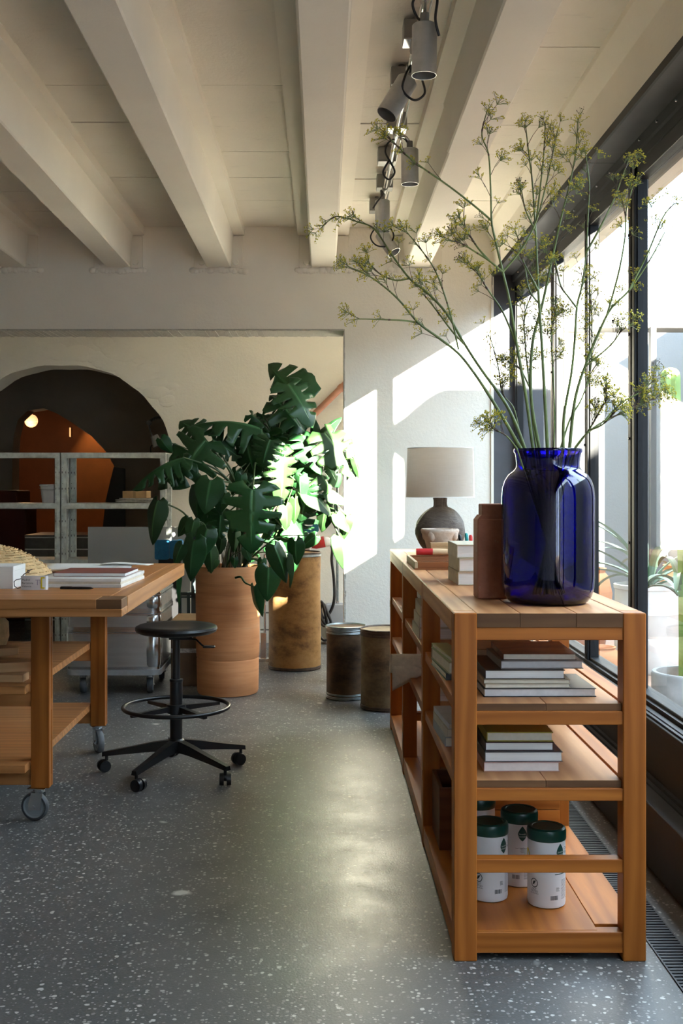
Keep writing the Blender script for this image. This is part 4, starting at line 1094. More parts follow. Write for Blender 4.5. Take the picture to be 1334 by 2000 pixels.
# ================================================================== BEHIND: shelving, trolley, boxes
def upright(parent, x, y, z1, w=0.042, d=0.036):
    'perforated steel post: folded channel with pairs of slots'
    MB().box(x-w/2, x+w/2, y, y+0.0025, 0, z1).box(x-w/2, x-w/2+0.0025, y, y+d, 0, z1).box(x+w/2-0.0025, x+w/2, y, y+d, 0, z1).box(x-0.004, x+0.004, y-0.003, y+0.001, 0, z1).build('upright', M['galv'], parent)
    sl = MB()
    z = 0.12
    while z < z1-0.05:
        for s in (-1, 1): sl.box(x+s*0.012-0.0018, x+s*0.012+0.0018, y-0.0006, y+0.001, z, z+0.014)
        sl.cyl((x-0.011, y-0.0006, z+0.045), (x-0.011, y+0.001, z+0.045), 0.0022, n=6)
        z += 0.12
    o = sl.build('slots', M['black'], parent); o['kind'] = 'stuff'
YS = 8.30
def sx(px, Y=YS): return (px-VX)*Y/F
def zz_(py, Y=YS): return H-(py-VY)*Y/F
def rack(label, xa, xb):
    o = thing('steel_shelving', label, 'shelving', ((xa+xb)/2, YS+0.2, 0), 'galvanised shelving before the arch')
    zt = zz_(884)
    for x in (xa, xb):
        for y in (YS, YS+0.30): upright(o, x, y, zt-0.002)
        br = MB()
        for z in (0.3, 0.9): br.tube([(x, YS+0.03, z), (x, YS+0.30, z+0.2)], 0.006, 6)
        br.build('brace', M['galv'], o)
    for zt_ in (zt, zz_(983), zz_(1093), 0.32):
        s_ = MB().box(xa-0.019, xb+0.019, YS-0.004, YS-0.001, zt_-0.042, zt_).box(xa-0.019, xb+0.019, YS-0.004, YS+0.34, zt_-0.003, zt_).box(xa-0.019, xb+0.019, YS-0.004, YS+0.012, zt_-0.042, zt_-0.039)
        s_.build('shelf', M['galv'], o)
    return o
rack('galvanised steel shelving bay at the left edge before the arch', sx(-130), sx(112.5)-0.001)
rack('galvanised steel shelving bay right of the first before the arch', sx(124.5)+0.001, sx(318))
ZT2, ZT3 = zz_(983), zz_(1093)
bu = thing('plastic_bucket', 'white plastic bucket on the left steel shelf', 'bucket', (sx(92), YS+0.15, ZT2))
bc_ = Vector((sx(93), YS+0.16, ZT2))
MB().lathe([(0, 0), (0.075, 0), (0.078, 0.004), (0.092, 0.125), (0.098, 0.127), (0.098, 0.137), (0.092, 0.14), (0.089, 0.135), (0.076, 0.01), (0, 0.008)], bc_, 36).build('body', M['tub'], bu, 40)
MB().tube([bc_+Vector((0.1*math.cos(a), 0.1*math.sin(a)-0.0, 0.118-0.02*math.sin(-a))) for a in [PI+PI*i/16 for i in range(17)]], 0.002, 6).build('handle', M['chrome'], bu, 60)
kb = thing('cardboard_box', 'flat tan cardboard box on the right steel shelf', 'box', (sx(262), YS+0.2, ZT2+0.04))
MB().box(sx(237), sx(284), YS+0.05, YS+0.26, ZT2+0.038, ZT2+0.089, 0.001).build('body', cardm, kb)
MB().box(sx(258), sx(263), YS+0.049, YS+0.261, ZT2+0.0375, ZT2+0.0895).build('tape', pbr('packing_tape', (0.36, 0.23, 0.11), 0.35), kb)
random.seed(9)
for k in range(4):
    x0 = sx(223)+0.012*k*random.random(); z = ZT2+0.0095*k
    o = MB().grid(lambda u, v: Vector((x0+0.235*u, YS+0.03+0.25*v, z+0.004+0.004*math.sin(5*u+k)*v*0.4+0.002*k*(1-u)*(1-v))), 10, 4).build('newspaper', pbr('newsprint', (0.52, 0.52, 0.50), 0.8, 0, 0.3, 40), None, 70)
    s_ = o.modifiers.new('thickness', 'SOLIDIFY'); s_.thickness = 0.006
    tag(o, ('folded newspaper at the bottom under the tan box', 'folded newspaper second from below under the tan box', 'folded newspaper third from below under the tan box', 'folded newspaper directly under the tan box')[k], 'newspaper', 'newspapers on the steel shelf')
# translucent grey sheet leaning on the rack
m, nt, b = nmat('frosted_plastic'); b.inputs['Base Color'].default_value = (0.50, 0.52, 0.53, 1); b.inputs['Roughness'].default_value = 0.35
b.inputs['Alpha'].default_value = 0.72
fs_ = MB().box(sx(172, 7.95), sx(372, 7.95), 7.945, 7.95, 0.0, zz_(1029, 7.95), 0.001)
tag(fs_.build('plastic_sheet', m, None), 'frosted grey plastic sheet standing before the right shelving bay', 'sheet')
# row of flat metal drawers seen through the rack
dcab = thing('drawer_cabinet', 'low dark metal drawer cabinet behind the steel shelving', 'cabinet', (sx(110), 8.48, 0))
M['dsteel'] = pbr('dark_sheet_steel', (0.12, 0.11, 0.10), 0.38, 0.7, 0.2, 20)
MB().box(sx(48, 9.4), sx(176, 9.4), 9.4, 9.95, 0.0, zz_(1045, 9.4)).build('body', M['dsteel'], dcab)
for k in range(8):
    z1 = zz_(1048, 9.4)-0.098*k
    d_ = MB().box(sx(50, 9.4), sx(174, 9.4), 9.385, 9.40, z1-0.092, z1, 0.002).build('drawer', M['dsteel'], dcab)
    MB().box(sx(50, 9.4), sx(174, 9.4), 9.375, 9.386, z1-0.012, z1-0.002, 0.001).build('pull', M['alu'], d_)
# dark seat seen at the far left through the arch
seat_ = MB().box(sx(-60, 10.2), sx(50, 10.2), 10.2, 10.6, 0, zz_(985, 10.2), 0.01).box(sx(-60, 10.2), sx(37, 10.2), 10.15, 10.6, zz_(985, 10.2), zz_(958, 10.2), 0.012)
tag(seat_.build('leather_bench', pbr('oxblood_leather', (0.10, 0.022, 0.012), 0.45), None), 'dark red upholstered bench beyond the arch at left', 'bench')
# dark easel-like board in the vault
eb = MB().prism([(sx(183, 10.6), 0.0), (sx(206, 10.6), zz_(978, 10.6)), (sx(222, 10.6), zz_(912, 10.6)), (sx(243, 10.6), zz_(915, 10.6)), (sx(243, 10.6), 0.0)], 'y', 10.6, 10.66)
tag(eb.build('leaning_board', pbr('dark_board', (0.02, 0.018, 0.016), 0.5), None), 'dark board leaning in the vault beyond the arch', 'board')
# globe lamp, glowing, and the little light that grazes the ochre wall
gp = at(61, 822, 12.2)
lan = thing('globe_lantern', 'small glowing round lantern hanging beyond the arch', 'lantern', gp)
m, nt, b = nmat('glowing_paper'); b.inputs['Base Color'].default_value = (0.9, 0.62, 0.4, 1)
b.inputs['Emission Color'].default_value = (1.0, 0.46, 0.20, 1); b.inputs['Emission Strength'].default_value = 0.30
MB().sphere(gp, 0.071, 24, 16).build('shade', m, lan, True)
rb = MB()
for k in range(-4, 5):
    z = 0.0155*k; r = math.sqrt(0.0725**2-z*z)
    rb.tube([gp+Vector((r*math.cos(2*PI*i/24), r*math.sin(2*PI*i/24), z)) for i in range(24)], 0.0016, 5, closed=True)
o = rb.build('shade_ribs', pbr('rib', (0.5, 0.25, 0.12), 0.6), lan, 60)
MB().tube([gp+Vector((0, 0, 0.07)), Vector((gp.x, gp.y, 2.84))], 0.003, 6).build('flex', M['black'], lan)
def bulb(name, loc, power, col, r=0.03, spot=None, aim=None):
    d = bpy.data.lights.new(name, 'SPOT' if spot else 'POINT'); d.energy = power; d.color = col; d.shadow_soft_size = r
    if spot: d.spot_size = R(spot); d.spot_blend = 0.8
    o = bpy.data.objects.new(name, d); COL.objects.link(o); o.location = loc
    if aim is not None: o.rotation_euler = (Vector(aim)-Vector(loc)).to_track_quat('-Z', 'Y').to_euler()
    return o
bulb('lantern_bulb', gp+Vector((0, -0.2, -0.12)), 1.2, (1, 0.6, 0.3), 0.07)
bulb('picture_light', (sx(185, 13.3), 13.42, 2.25), 7, (1.0, 0.66, 0.25), 0.02, 62, (sx(190, 13.6), 13.56, 1.2))
strip = MB().box(sx(136, 13.5)-0.005, sx(136, 13.5)+0.005, 13.5, 13.55, zz_(853, 13.5), zz_(835, 13.5))
m, nt, b = nmat('lit_strip'); b.inputs['Emission Color'].default_value = (1, 0.55, 0.2, 1); b.inputs['Emission Strength'].default_value = 0.12
tag(strip.build('wall_light', m, None), 'tiny lit wall lamp on the ochre wall beyond the arch', 'lamp')

# aluminium transport boxes on a trolley
YT = 6.62
TXR = -1.405; TXL = -2.30
def tx(px, Y=YT): return (px-VX)*Y/F
tro = thing('box_trolley', 'low aluminium trolley on castors under the stacked boxes', 'trolley', ((TXL+TXR)/2, 6.95, 0))
tcx0, tcx1, ty0, ty1 = tx(128), tx(313), YT, YT+0.62
def rrect(x0, x1, y0, y1, r, n=6):
    P = []
    for cx, cy, a0 in ((x1-r, y0+r, -90), (x1-r, y1-r, 0), (x0+r, y1-r, 90), (x0+r, y0+r, 180)):
        for i in range(n+1):
            a = R(a0+90*i/n); P.append((cx+r*math.cos(a), cy+r*math.sin(a)))
    return P
MB().prism(rrect(tcx0, tcx1, ty0, ty1, 0.05), 'z', 0.118, 0.150).build('platform', pbr('cast_aluminium', (0.42, 0.42, 0.42), 0.5, 0.6, 0.1, 30), tro, 40)
for x in (tcx0+0.09, tcx1-0.07):
    for y in (ty0+0.07, ty1-0.07): castor(tro, x, y, 0.118, 0.098, R(95), 0.034, tread=M['tyre'])
zb = [0.1503, 0.385, 0.495, 0.605, 0.715]
for k in range(4):
    lab = ('deep aluminium box lowest on the trolley', 'shallow aluminium box second on the trolley', 'shallow aluminium box third on the trolley', 'shallow aluminium box topmost on the trolley')[k]
    z0, z1 = zb[k], zb[k+1]-0.0004
    o = thing('aluminium_box', lab, 'box', ((tcx0+tcx1)/2, (ty0+ty1)/2, z0), 'aluminium boxes on the trolley')
    MB().prism(rrect(tcx0+0.008, tcx1-0.008, ty0+0.008, ty1-0.008, 0.045), 'z', z0, z1-0.018).build('body', M['alu'], o, 40)
    for za, zc, ex in ((z0, z0+0.016, 0.004), (z1-0.024, z1-0.016, 0.0), (z1-0.012, z1, 0.0)):
        MB().prism(rrect(tcx0+ex, tcx1-ex, ty0+ex, ty1-ex, 0.05), 'z', za, zc).build('rib', M['chrome'], o, 40)
    MB().prism(rrect(tcx0+0.012, tcx1-0.012, ty0+0.012, ty1-0.012, 0.045), 'z', z1-0.0181, z1-0.010).build('collar', M['alu'], o, 40)
    cor = MB()
    c_ = Vector((tcx1-0.05, ty0+0.05, 0))
    n_ = 3 if k == 0 else 2
    cor.lathe([(0.046, z0+0.016), (0.052, z0+0.03), (0.053, (z0+z1)/2), (0.050, z1-0.03), (0.046, z1-0.022)], c_, 32)
    cor.build('corner_cap', M['chrome'], o, 50)
# second stack of the same boxes behind, left, only its side seen
st2 = thing('aluminium_box', 'aluminium box standing on the floor left behind the trolley', 'box', (-2.75, 7.3, 0), 'aluminium boxes on the trolley')
MB().prism(rrect(-3.1, -2.36, 6.95, 7.5, 0.045), 'z', 0.14, 0.60).build('body', M['alu'], st2, 40)
MB().prism(rrect(-3.11, -2.35, 6.94, 7.51, 0.05), 'z', 0.58, 0.63).build('rib', M['chrome'], st2, 40)
MB().prism(rrect(-3.11, -2.35, 6.94, 7.51, 0.05), 'z', 0.0, 0.14).build('base', M['black'], st2, 40)
# cardboard parcel on the floor between trolley and planter
pc = thing('cardboard_parcel', 'brown cardboard parcel on the floor left of the planter', 'box', (tx(368, 6.75), 6.85, 0))
M['carton'] = pbr('brown_carton', (0.20, 0.135, 0.085), 0.75, 0, 0.15, 12)
for z0, z1 in ((0.0, 0.222), (0.2225, 0.40)):
    MB().box(tx(322, 6.66), tx(392, 6.66), 6.92, 7.30, z0, z1, 0.003).build('carton' if z0 == 0 else 'upper_carton', M['carton'], pc)
MB().box(tx(322, 6.66)+0.001, tx(392, 6.66)-0.001, 6.919, 6.9205, 0.205, 0.232).build('label_tape', pbr('printed_tape', (0.62, 0.60, 0.58), 0.4, 0, 0.5, 60), pc)
MB().box(tx(322, 6.66), tx(392, 6.66), 6.921, 7.30, 0.4003, 0.404).build('top_flap', cardm, pc)
# blue enamelled box hanging on the rack
bb = thing('blue_box', 'chipped blue metal box beside the right shelving upright', 'box', (tx(328, 7.7), 7.75, 0.69))
m, nt, b = nmat('chipped_blue'); n1 = noise(nt, coords(nt), 16, 7, 0.75)
nt.links.new(ramp(nt, n1, [(0.30, (0.02, 0.015, 0.012)), (0.40, (0.012, 0.13, 0.30)), (0.7, (0.02, 0.20, 0.42))]), b.inputs['Base Color']); b.inputs['Roughness'].default_value = 0.5
q0, q1 = zz_(1093, 7.7), zz_(1055, 7.7)
MB().prism([(p[0], p[1]) for p in rrect(tx(302, 7.7), tx(330, 7.7), q0, q1, 0.014, 4)], 'y', 7.7, 7.78).build('body', m, bb, 40)
MB().prism([(p[0], p[1]) for p in rrect(tx(331, 7.7), tx(356, 7.7), q0+0.004, q1-0.002, 0.014, 4)], 'y', 7.705, 7.78).build('door', m, bb, 40)
MB().box(tx(306, 7.7), tx(350, 7.7), 7.78, 7.80, 0.0, q0+0.05).build('stand', M['blackmetal'], bb)
# dark steel frame beside the planter
fr_ = MB()
fx = tx(378, 7.4)
fr_.box(fx-0.016, fx+0.016, 7.4, 7.43, 0.32, 0.93).box(tx(348, 7.4), fx, 7.40, 7.44, zz_(1163, 7.4), zz_(1157, 7.4)).box(tx(368, 7.4)-0.010, tx(368, 7.4)+0.010, 7.402, 7.43, 0, zz_(1160, 7.4)).box(tx(348, 7.4), tx(348, 7.4)+0.02, 7.402, 7.43, 0, zz_(1160, 7.4)).box(fx-0.016, fx+0.016, 7.4, 7.43, 0, 0.33)
fr_.box(tx(348, 7.4), fx, 7.40, 7.44, zz_(1168, 7.4), zz_(1165, 7.4))
tag(fr_.build('steel_trestle', pbr('dark_green_steel', (0.03, 0.05, 0.055), 0.45), None), 'dark green steel trestle frame left behind the planter', 'trestle')
# chromed stand behind planter and drum
cs = MB()
x_ = tx(517, 7.9)
cs.cyl((x_, 7.9, 0.0), (x_, 7.9, 0.75), 0.009, n=12)
for z in (0.22, 0.34): cs.cyl((x_-0.03, 7.9, z), (x_+0.03, 7.9, z), 0.006, n=8)
cs.box(x_-0.03, x_+0.012, 7.88, 7.92, 0.02, 0.20, 0.002)
cs.box(x_-0.05, x_+0.05, 7.86, 7.94, 0, 0.022, 0.002)
tag(cs.build('chrome_stand', M['chrome'], None, 30), 'slim chrome stand showing between planter and tall drum', 'stand')
# teal clamp bars on top of machine behind the tall drum
YM = 8.05
mch = thing('teal_machine', 'teal metal saw frame standing behind the tall drum', 'machine', (tx(580, YM), YM, 0))
M['teal'] = pbr('teal_paint', (0.012, 0.135, 0.20), 0.4, 0, 0.12, 12)
bar_ = MB()
def tq(px, py): return (tx(px, YM), H-(py-VY)*YM/F)
bar_.prism([tq(538, 1030), tq(610, 1027), tq(612, 1022), tq(618, 1021), tq(622, 1026), tq(623, 1036), tq(617, 1044), tq(606, 1044), tq(602, 1039), tq(538, 1040)], 'y', YM, YM+0.04)
bar_.prism([tq(530, 1041.5), tq(604, 1043), tq(600, 1050.5), tq(530, 1050.5)], 'y', YM, YM+0.04)
bar_.build('frame', M['teal'], mch)
for px_, py_ in ((613, 1039), (618, 1040)):
    p = at(px_, py_, YM); MB().cyl(p+Vector((0, -0.006, 0)), p+Vector((0, 0.002, 0)), 0.007, n=10).build('bolt', M['chrome'], mch, 30)
MB().box(tx(540, YM), tx(603, YM), YM+0.01, YM+0.03, zz_(1041.5, YM), zz_(1039, YM)).build('blade', M['chrome'], mch)
MB().box(tx(540, YM), tx(605, YM), YM+0.02, YM+0.30, 0.45, zz_(1050, YM)).build('housing', pbr('machine_grey', (0.36, 0.34, 0.33), 0.5, 0.3), mch)
MB().box(tx(550, YM), tx(605, YM), YM+0.03, YM+0.28, 0, 0.45).build('pedestal', M['blackmetal'], mch)
# industrial plug with its black cable
plg = thing('power_plug', 'red and white industrial power plug with thick black cable', 'plug', at(640, 1060, 7.95))
p0, p1, p2 = at(608, 1063, 7.95), at(634, 1058, 7.95), at(647, 1060, 7.95)
MB().tube([p0, p0.lerp(p1, 0.3), p1], [0.028, 0.038, 0.040], 20).build('red_socket', pbr('signal_red', (0.50, 0.03, 0.035), 0.4), plg, 40)
MB().tube([p1, p1.lerp(p2, 0.4), p2], [0.034, 0.037, 0.024], 20).build('white_body', M['tub'], plg, 40)
def curve_pts(P, n=6):
    P = [Vector(p) for p in P]; out = []
    for i in range(len(P)-1):
        a, b_, c_, d_ = P[max(i-1, 0)], P[i], P[i+1], P[min(i+2, len(P)-1)]
        for k in range(n):
            t = k/n
            out.append(0.5*((2*b_)+(c_-a)*t+(2*a-5*b_+4*c_-d_)*t*t+(3*b_-a-3*c_+d_)*t*t*t))
    return out+[P[-1]]
cp = [at(*q) for q in ((644, 1060, 7.95), (649, 1072, 7.97), (648, 1095, 8.0), (652, 1130, 8.0), (653, 1170, 8.0), (645, 1195, 8.0), (632, 1206, 7.98), (626, 1190, 7.95), (633, 1180, 7.92), (641, 1200, 7.9), (646, 1216, 7.9), (636, 1219, 7.9), (627, 1205, 7.9), (624, 1180, 7.9), (630, 1178, 7.9), (638, 1215, 7.9), (632, 1222, 7.9), (622, 1210, 7.9))]
MB().tube(curve_pts(cp), 0.0105, 8).build('cable', M['black'], plg, 60)
c2 = [at(622, 1205, 8.0), at(624, 1238, 8.0), at(632, 1250, 7.98), at(645, 1254, 7.95), Vector((0.10, 7.7, 0.012))]
MB().tube(curve_pts(c2), 0.0095, 8).build('cable_end', M['black'], plg, 60)
# conduit and grey box on the passage wall
cj = thing('socket_box', 'grey wall socket box with a steel conduit running up', 'socket', (0.12, 8.76, 0.2))
MB().box(tx(637, 8.7), 0.30, 8.68, 8.80, zz_(1245, 8.7), zz_(1180, 8.7), 0.004).build('box_body', pbr('grey_plastic', (0.34, 0.35, 0.37), 0.5), cj)
MB().cyl((tx(659, 8.74), 8.74, zz_(1181, 8.74)), (tx(659, 8.74), 8.74, 1.35), 0.0095, n=12).build('conduit', M['zinc'], cj, 30)
MB().cyl((tx(659, 8.74), 8.74, zz_(1181, 8.74)), (tx(659, 8.74), 8.74, zz_(1174, 8.74)), 0.013, n=12).build('gland', M['chrome'], cj, 30)
# copper pipe rising along the wall
a_, b_ = at(556, 866, 8.74), at(667, 757, 8.74)
d_ = (b_-a_).normalized()
cpip = MB().tube([a_-d_*0.3, b_+d_*0.25], 0.026, 14)
cpip.tube([b_-d_*0.02, b_+d_*0.012], 0.0305, 14)
tag(cpip.build('copper_pipe', M['copper'], None, 40), 'diagonal copper pipe on the wall behind the monstera', 'pipe')
# small black clamp lamp at the side of the arch
YL = 8.86
lp = thing('clamp_lamp', 'black clamp lamp with coiled cord at the arch side', 'lamp', at(305, 880, YL))
ar = [at(*q) for q in ((331, 817, YL), (318, 815, YL), (303, 817, YL), (293, 823, YL), (291, 832, YL), (296, 848, YL), (301, 858, YL))]
MB().tube(curve_pts(ar), 0.006, 8).build('arm', M['black'], lp, 60)
co = MB(); path = curve_pts(ar[:4], 30)
hel = [p+Vector((0, 0.014*math.cos(i*1.15), 0.014*math.sin(i*1.15))) for i, p in enumerate(path)]
co.tube(hel, 0.003, 5); co.build('coiled_cord', M['black'], lp, 60)
MB().cyl(at(291, 826, YL)+Vector((0, -0.02, 0)), at(291, 826, YL)+Vector((0, 0.02, 0)), 0.02, n=14).build('joint', M['black'], lp, 30)
MB().tube([at(301, 851, YL), at(309, 871, YL)], [0.030, 0.042], 18).build('lamp_head', pbr('grey_lamp_head', (0.16, 0.15, 0.14), 0.5), lp, 40)
MB().tube(curve_pts([at(302, 866, YL), at(295, 872, YL), at(294, 880, YL), at(297, 888, YL)]), 0.004, 6).build('loose_cord', M['black'], lp, 60)

# ------------------------------------------------------------------ drain grate in the floor along the window
dr_ = thing('floor_drain', 'long narrow slotted metal drain in the floor by the window', 'drain', (0.925, 4.6, 0))
gm = pbr('dark_grate', (0.07, 0.07, 0.075), 0.45, 0.6)
MB().box(0.885, 0.968, 2.6, 6.5, 0.0002, 0.0012).build('channel', M['black'], dr_)
for x in (0.882, 0.966): MB().box(x, x+0.004, 2.6, 6.5, 0.0005, 0.004).build('edge_rail', gm, dr_)
b0 = MB().box(0.886, 0.966, 0, 0.009, 0.001, 0.0038, loc=None) if False else MB().box(0.886, 0.966, 0, 0.009, 0.001, 0.0038)
first = b0.build('bar', gm, dr_)
first.location = (0, 2.62, 0)
for k in range(1, 205): inst(first, 'bar', dr_, Matrix.Translation((0, 2.62+0.0188*k, 0)))
# ================================================================== MONSTERA
def leafmat(name, c0, c1, tr, trc, rough=0.34):
    m, nt, b = nmat(name)
    n1 = noise(nt, coords(nt), 14, 4); oi = node(nt, 'ShaderNodeObjectInfo')
    c = mixc(nt, n1, c0, c1); hv = node(nt, 'ShaderNodeHueSaturation')
    mr = node(nt, 'ShaderNodeMapRange'); mr.inputs['To Min'].default_value = 0.7; mr.inputs['To Max'].default_value = 1.35
    nt.links.new(oi.outputs['Random'], mr.inputs['Value']); nt.links.new(mr.outputs[0], hv.inputs['Value']); nt.links.new(c, hv.inputs['Color'])
    at_ = node(nt, 'ShaderNodeAttribute', attribute_name='vein')
    c = mixc(nt, at_.outputs['Fac'], hv.outputs[0], tuple(min(1, k*2.6+0.02) for k in c1))
    nt.links.new(c, b.inputs['Base Color']); b.inputs['Roughness'].default_value = rough; b.inputs['Specular IOR Level'].default_value = 0.45
    t = node(nt, 'ShaderNodeBsdfTranslucent'); t.inputs[0].default_value = (*trc, 1)
    mx = node(nt, 'ShaderNodeMixShader'); mx.inputs[0].default_value = tr
    nt.links.new(b.outputs[0], mx.inputs[1]); nt.links.new(t.outputs[0], mx.inputs[2]); nt.links.new(mx.outputs[0], nt.nodes['Material Output'].inputs['Surface'])
    return m
M['leaf'] = leafmat('monstera_leaf', (0.010, 0.052, 0.014), (0.021, 0.080, 0.025), 0.14, (0.10, 0.30, 0.03))
M['young'] = leafmat('young_leaf', (0.011, 0.042, 0.008), (0.020, 0.062, 0.012), 0.10, (0.08, 0.22, 0.03), 0.55)
M['petiole'] = pbr('leaf_stalk', (0.045, 0.085, 0.022), 0.45, 0, 0.3, 12)
M['bark'] = pbr('plant_stem', (0.085, 0.07, 0.035), 0.7, 0, 0.4, 25)

def leaf_mesh(seed, lobes=6, width=0.46, split=0.45, droop=0.30, fold=0.16, wave=0.05, heart=0.16):
    'leaf 1 long: base at the origin, tip at +Y, upper face +Z. lobes 0 gives an entire heart-shaped leaf'
    rnd = random.Random(seed)
    bm = bmesh.new(); vl = bm.verts.layers.float.new('vein')
    NU = 9
    ph = rnd.random()*6
    def outline(v):           # v 0 at the base lobe, 1 at the tip
        a = PI*(1.12-1.12*v)
        y = 0.5-0.5*math.cos(PI*v) if v > 0 else 0
        x = width*(math.sin(PI*min(1, v**0.72))**0.72)*(1.0-0.22*v)
        yy = -heart+(1+heart)*(v**1.08)
        if v < 0.12: x = width*0.80*math.sin(PI/2*(0.25+0.75*v/0.12))
        return x, yy
    def shape(x, y):
        z = -droop*max(0, y)**2*0.9-fold*abs(x)*1.1-0.55*droop*x*x+wave*math.sin(9*y+ph+(2.2 if x > 0 else 0))*abs(x)*1.6
        return Vector((x, y, z))
    for s in (-1, 1):
        cols = []              # (v, kind) kind 0 = in a lobe, 1 = edge of slit
        if lobes:
            n = lobes+rnd.choice((0, 0, 1))
            ed = [0]+[(k+0.25*(rnd.random()-0.5))/n for k in range(1, n)]+[1]
            gaps = []
            for k in range(n):
                a, b_ = ed[k], ed[k+1]
                for q in range(4): cols.append(a+(b_-a)*q/3.0 if q < 3 else b_)
            # slit after each lobe but the last
            slit = {4*k+3: split*(0.75+0.5*rnd.random()) for k in range(n-1) if rnd.random() < 0.93}
        else:
            cols = [k/14 for k in range(15)]; slit = {}
        grid = []
        for ci, v in enumerate(cols):
            row = []
            t = max(0.0, min(1, v*1.02-0.10)) ; t = t*0.93
            ox, oy = outline(min(1, v))
            lobe_q = (ci % 4) if lobes else 1
            pull = 1.0
            dv = 0
            if lobes:
                if lobe_q in (0, 3) and 0 < v < 0.999: pull = 0.925
            for j in range(NU+1):
                u = j/NU
                x = ox*pull*u; y = t+(oy*pull-t)*(u**1.12)+0.05*math.sin(PI*u)*(1-v)*0.4
                if lobes and 0 < v < 0.999:
                    wgap = 0.050*max(0.0, u-0.25)**0.8
                    if lobe_q == 3 and ci in slit and u > slit[ci]: y -= wgap*(0.5+u)
                    if lobe_q == 0 and ci-1 in slit and u > slit[ci-1]: y += wgap*(0.5+u)
                vert = bm.verts.new(shape(s*x, y))
                vert[vl] = 1.0 if j == 0 else (0.0)
                row.append(vert)
            grid.append(row)
        for i in range(len(grid)-1):
            isgap = lobes and (i % 4) == 3
            for j in range(NU):
                if isgap:
                    if i in slit and (j+1)/NU > slit[i]: continue
                    if i in slit and j in (1, 2) and rnd.random() < 0.25: continue
                f = [grid[i][j], grid[i+1][j], grid[i+1][j+1], grid[i][j+1]]
                if s > 0: f = f[::-1]
                try: bm.faces.new(f)
                except ValueError: pass
    bmesh.ops.remove_doubles(bm, verts=bm.verts, dist=0.0012)
    # midrib, a thin raised cord
    me = bpy.data.meshes.new('leaf'); 
    for f in bm.faces: f.smooth = True
    bm.to_mesh(me); bm.free()
    return me
LEAF = {'m': [leaf_mesh(k, 5, 0.55, 0.36, 0.30+0.08*k, 0.16, 0.07) for k in range(3)],
        'e': [leaf_mesh(10+k, 5, 0.50, 0.32, 0.5, 0.5, 0.10) for k in range(2)],
        'h': [leaf_mesh(20+k, 0, 0.42, 0, 0.25+0.1*k, 0.16+0.1*k, 0.05, 0.18) for k in range(3)],
        'n': [leaf_mesh(30+k, 0, 0.30, 0, 0.5, 0.5, 0.06, 0.12) for k in range(2)]}
# thickness
for kk, ll in LEAF.items():
    for me in ll:
        me.materials.append(M['young'] if kk in ('h', 'n') else M['leaf'])
plant = thing('monstera_plant', 'large monstera with split leaves growing in the terracotta planter', 'plant', (PC.x, PC.y, 0.71))
PO = Vector(plant['_o'])
def Z3(x, y): return 260+x/2.779, 690+y/2.779
def leaf(kind, base, tip, Y, dY=-0.04, face=(0.15, -1.0, 0.45), wid=1.0, mat=None, stem=True, k=0, bend=0.5, src=None):
    (bx, by), (tx_, ty_) = Z3(*base), Z3(*tip)
    p0 = at(bx, by, Y); p1 = at(tx_, ty_, Y+dY)
    d = p1-p0; L = d.length*(1.12 if kind in 'me' else 1.08); yv = d.normalized()
    n = Vector(face); n = (n-yv*n.dot(yv)).normalized(); xv = yv.cross(n).normalized()
    Mx = Matrix(((xv.x*L*wid, yv.x*L, n.x*L, p0.x-PO.x), (xv.y*L*wid, yv.y*L, n.y*L, p0.y-PO.y), (xv.z*L*wid, yv.z*L, n.z*L, p0.z-PO.z), (0, 0, 0, 1)))
    o = inst(LEAF[kind][k % len(LEAF[kind])], 'leaf', plant, Mx)
    if mat: o.material_slots[0].link = 'OBJECT'; o.material_slots[0].material = mat
    s_ = o.modifiers.new('thickness', 'SOLIDIFY'); s_.thickness = 0.004
    if stem:
        root = Vector(src) if src else Vector((PC.x+0.05*math.sin(bx), PC.y+0.05*math.cos(by*0.7), 0.72))
        mid = root.lerp(p0, 0.55)+Vector((0, 0, bend*0.22*(p0-root).length))
        pts = curve_pts([root, root.lerp(mid, 0.55)+Vector((0, 0, 0.02)), mid, p0-yv*0.0+Vector((0, 0, 0.0))], 6)
        r = 0.0055 if L > 0.18 else 0.0035
        MB().tube(pts, [r*(1.35-0.6*i/(len(pts)-1)) for i in range(len(pts))], 7).build('petiole', M['petiole'], plant, 60)
    return o
Yg = M['young']; Dk = M['leaf']
# crown: main stems
random.seed(14)
for (sx_, sy_, ex, ey, Y, r) in ((-0.03, 0.02, 500, 900, 6.75, 0.016), (0.05, 0.03, 540, 860, 6.82, 0.017), (0.02, -0.05, 470, 960, 6.62, 0.014), (0.08, 0.0, 585, 930, 6.85, 0.014)):
    e = at(ex, ey, Y); s0 = Vector((PC.x+sx_, PC.y+sy_, 0.71))
    MB().tube(curve_pts([s0, s0.lerp(e, 0.4)+Vector((0, 0, 0.05)), e], 8), [r*(1.2-0.5*i/16) for i in range(17)], 9).build('stem', M['bark'], plant, 60)
C1 = at(500, 905, 6.75); C2 = at(540, 865, 6.82); C3 = at(470, 965, 6.62); C4 = at(585, 935, 6.85)
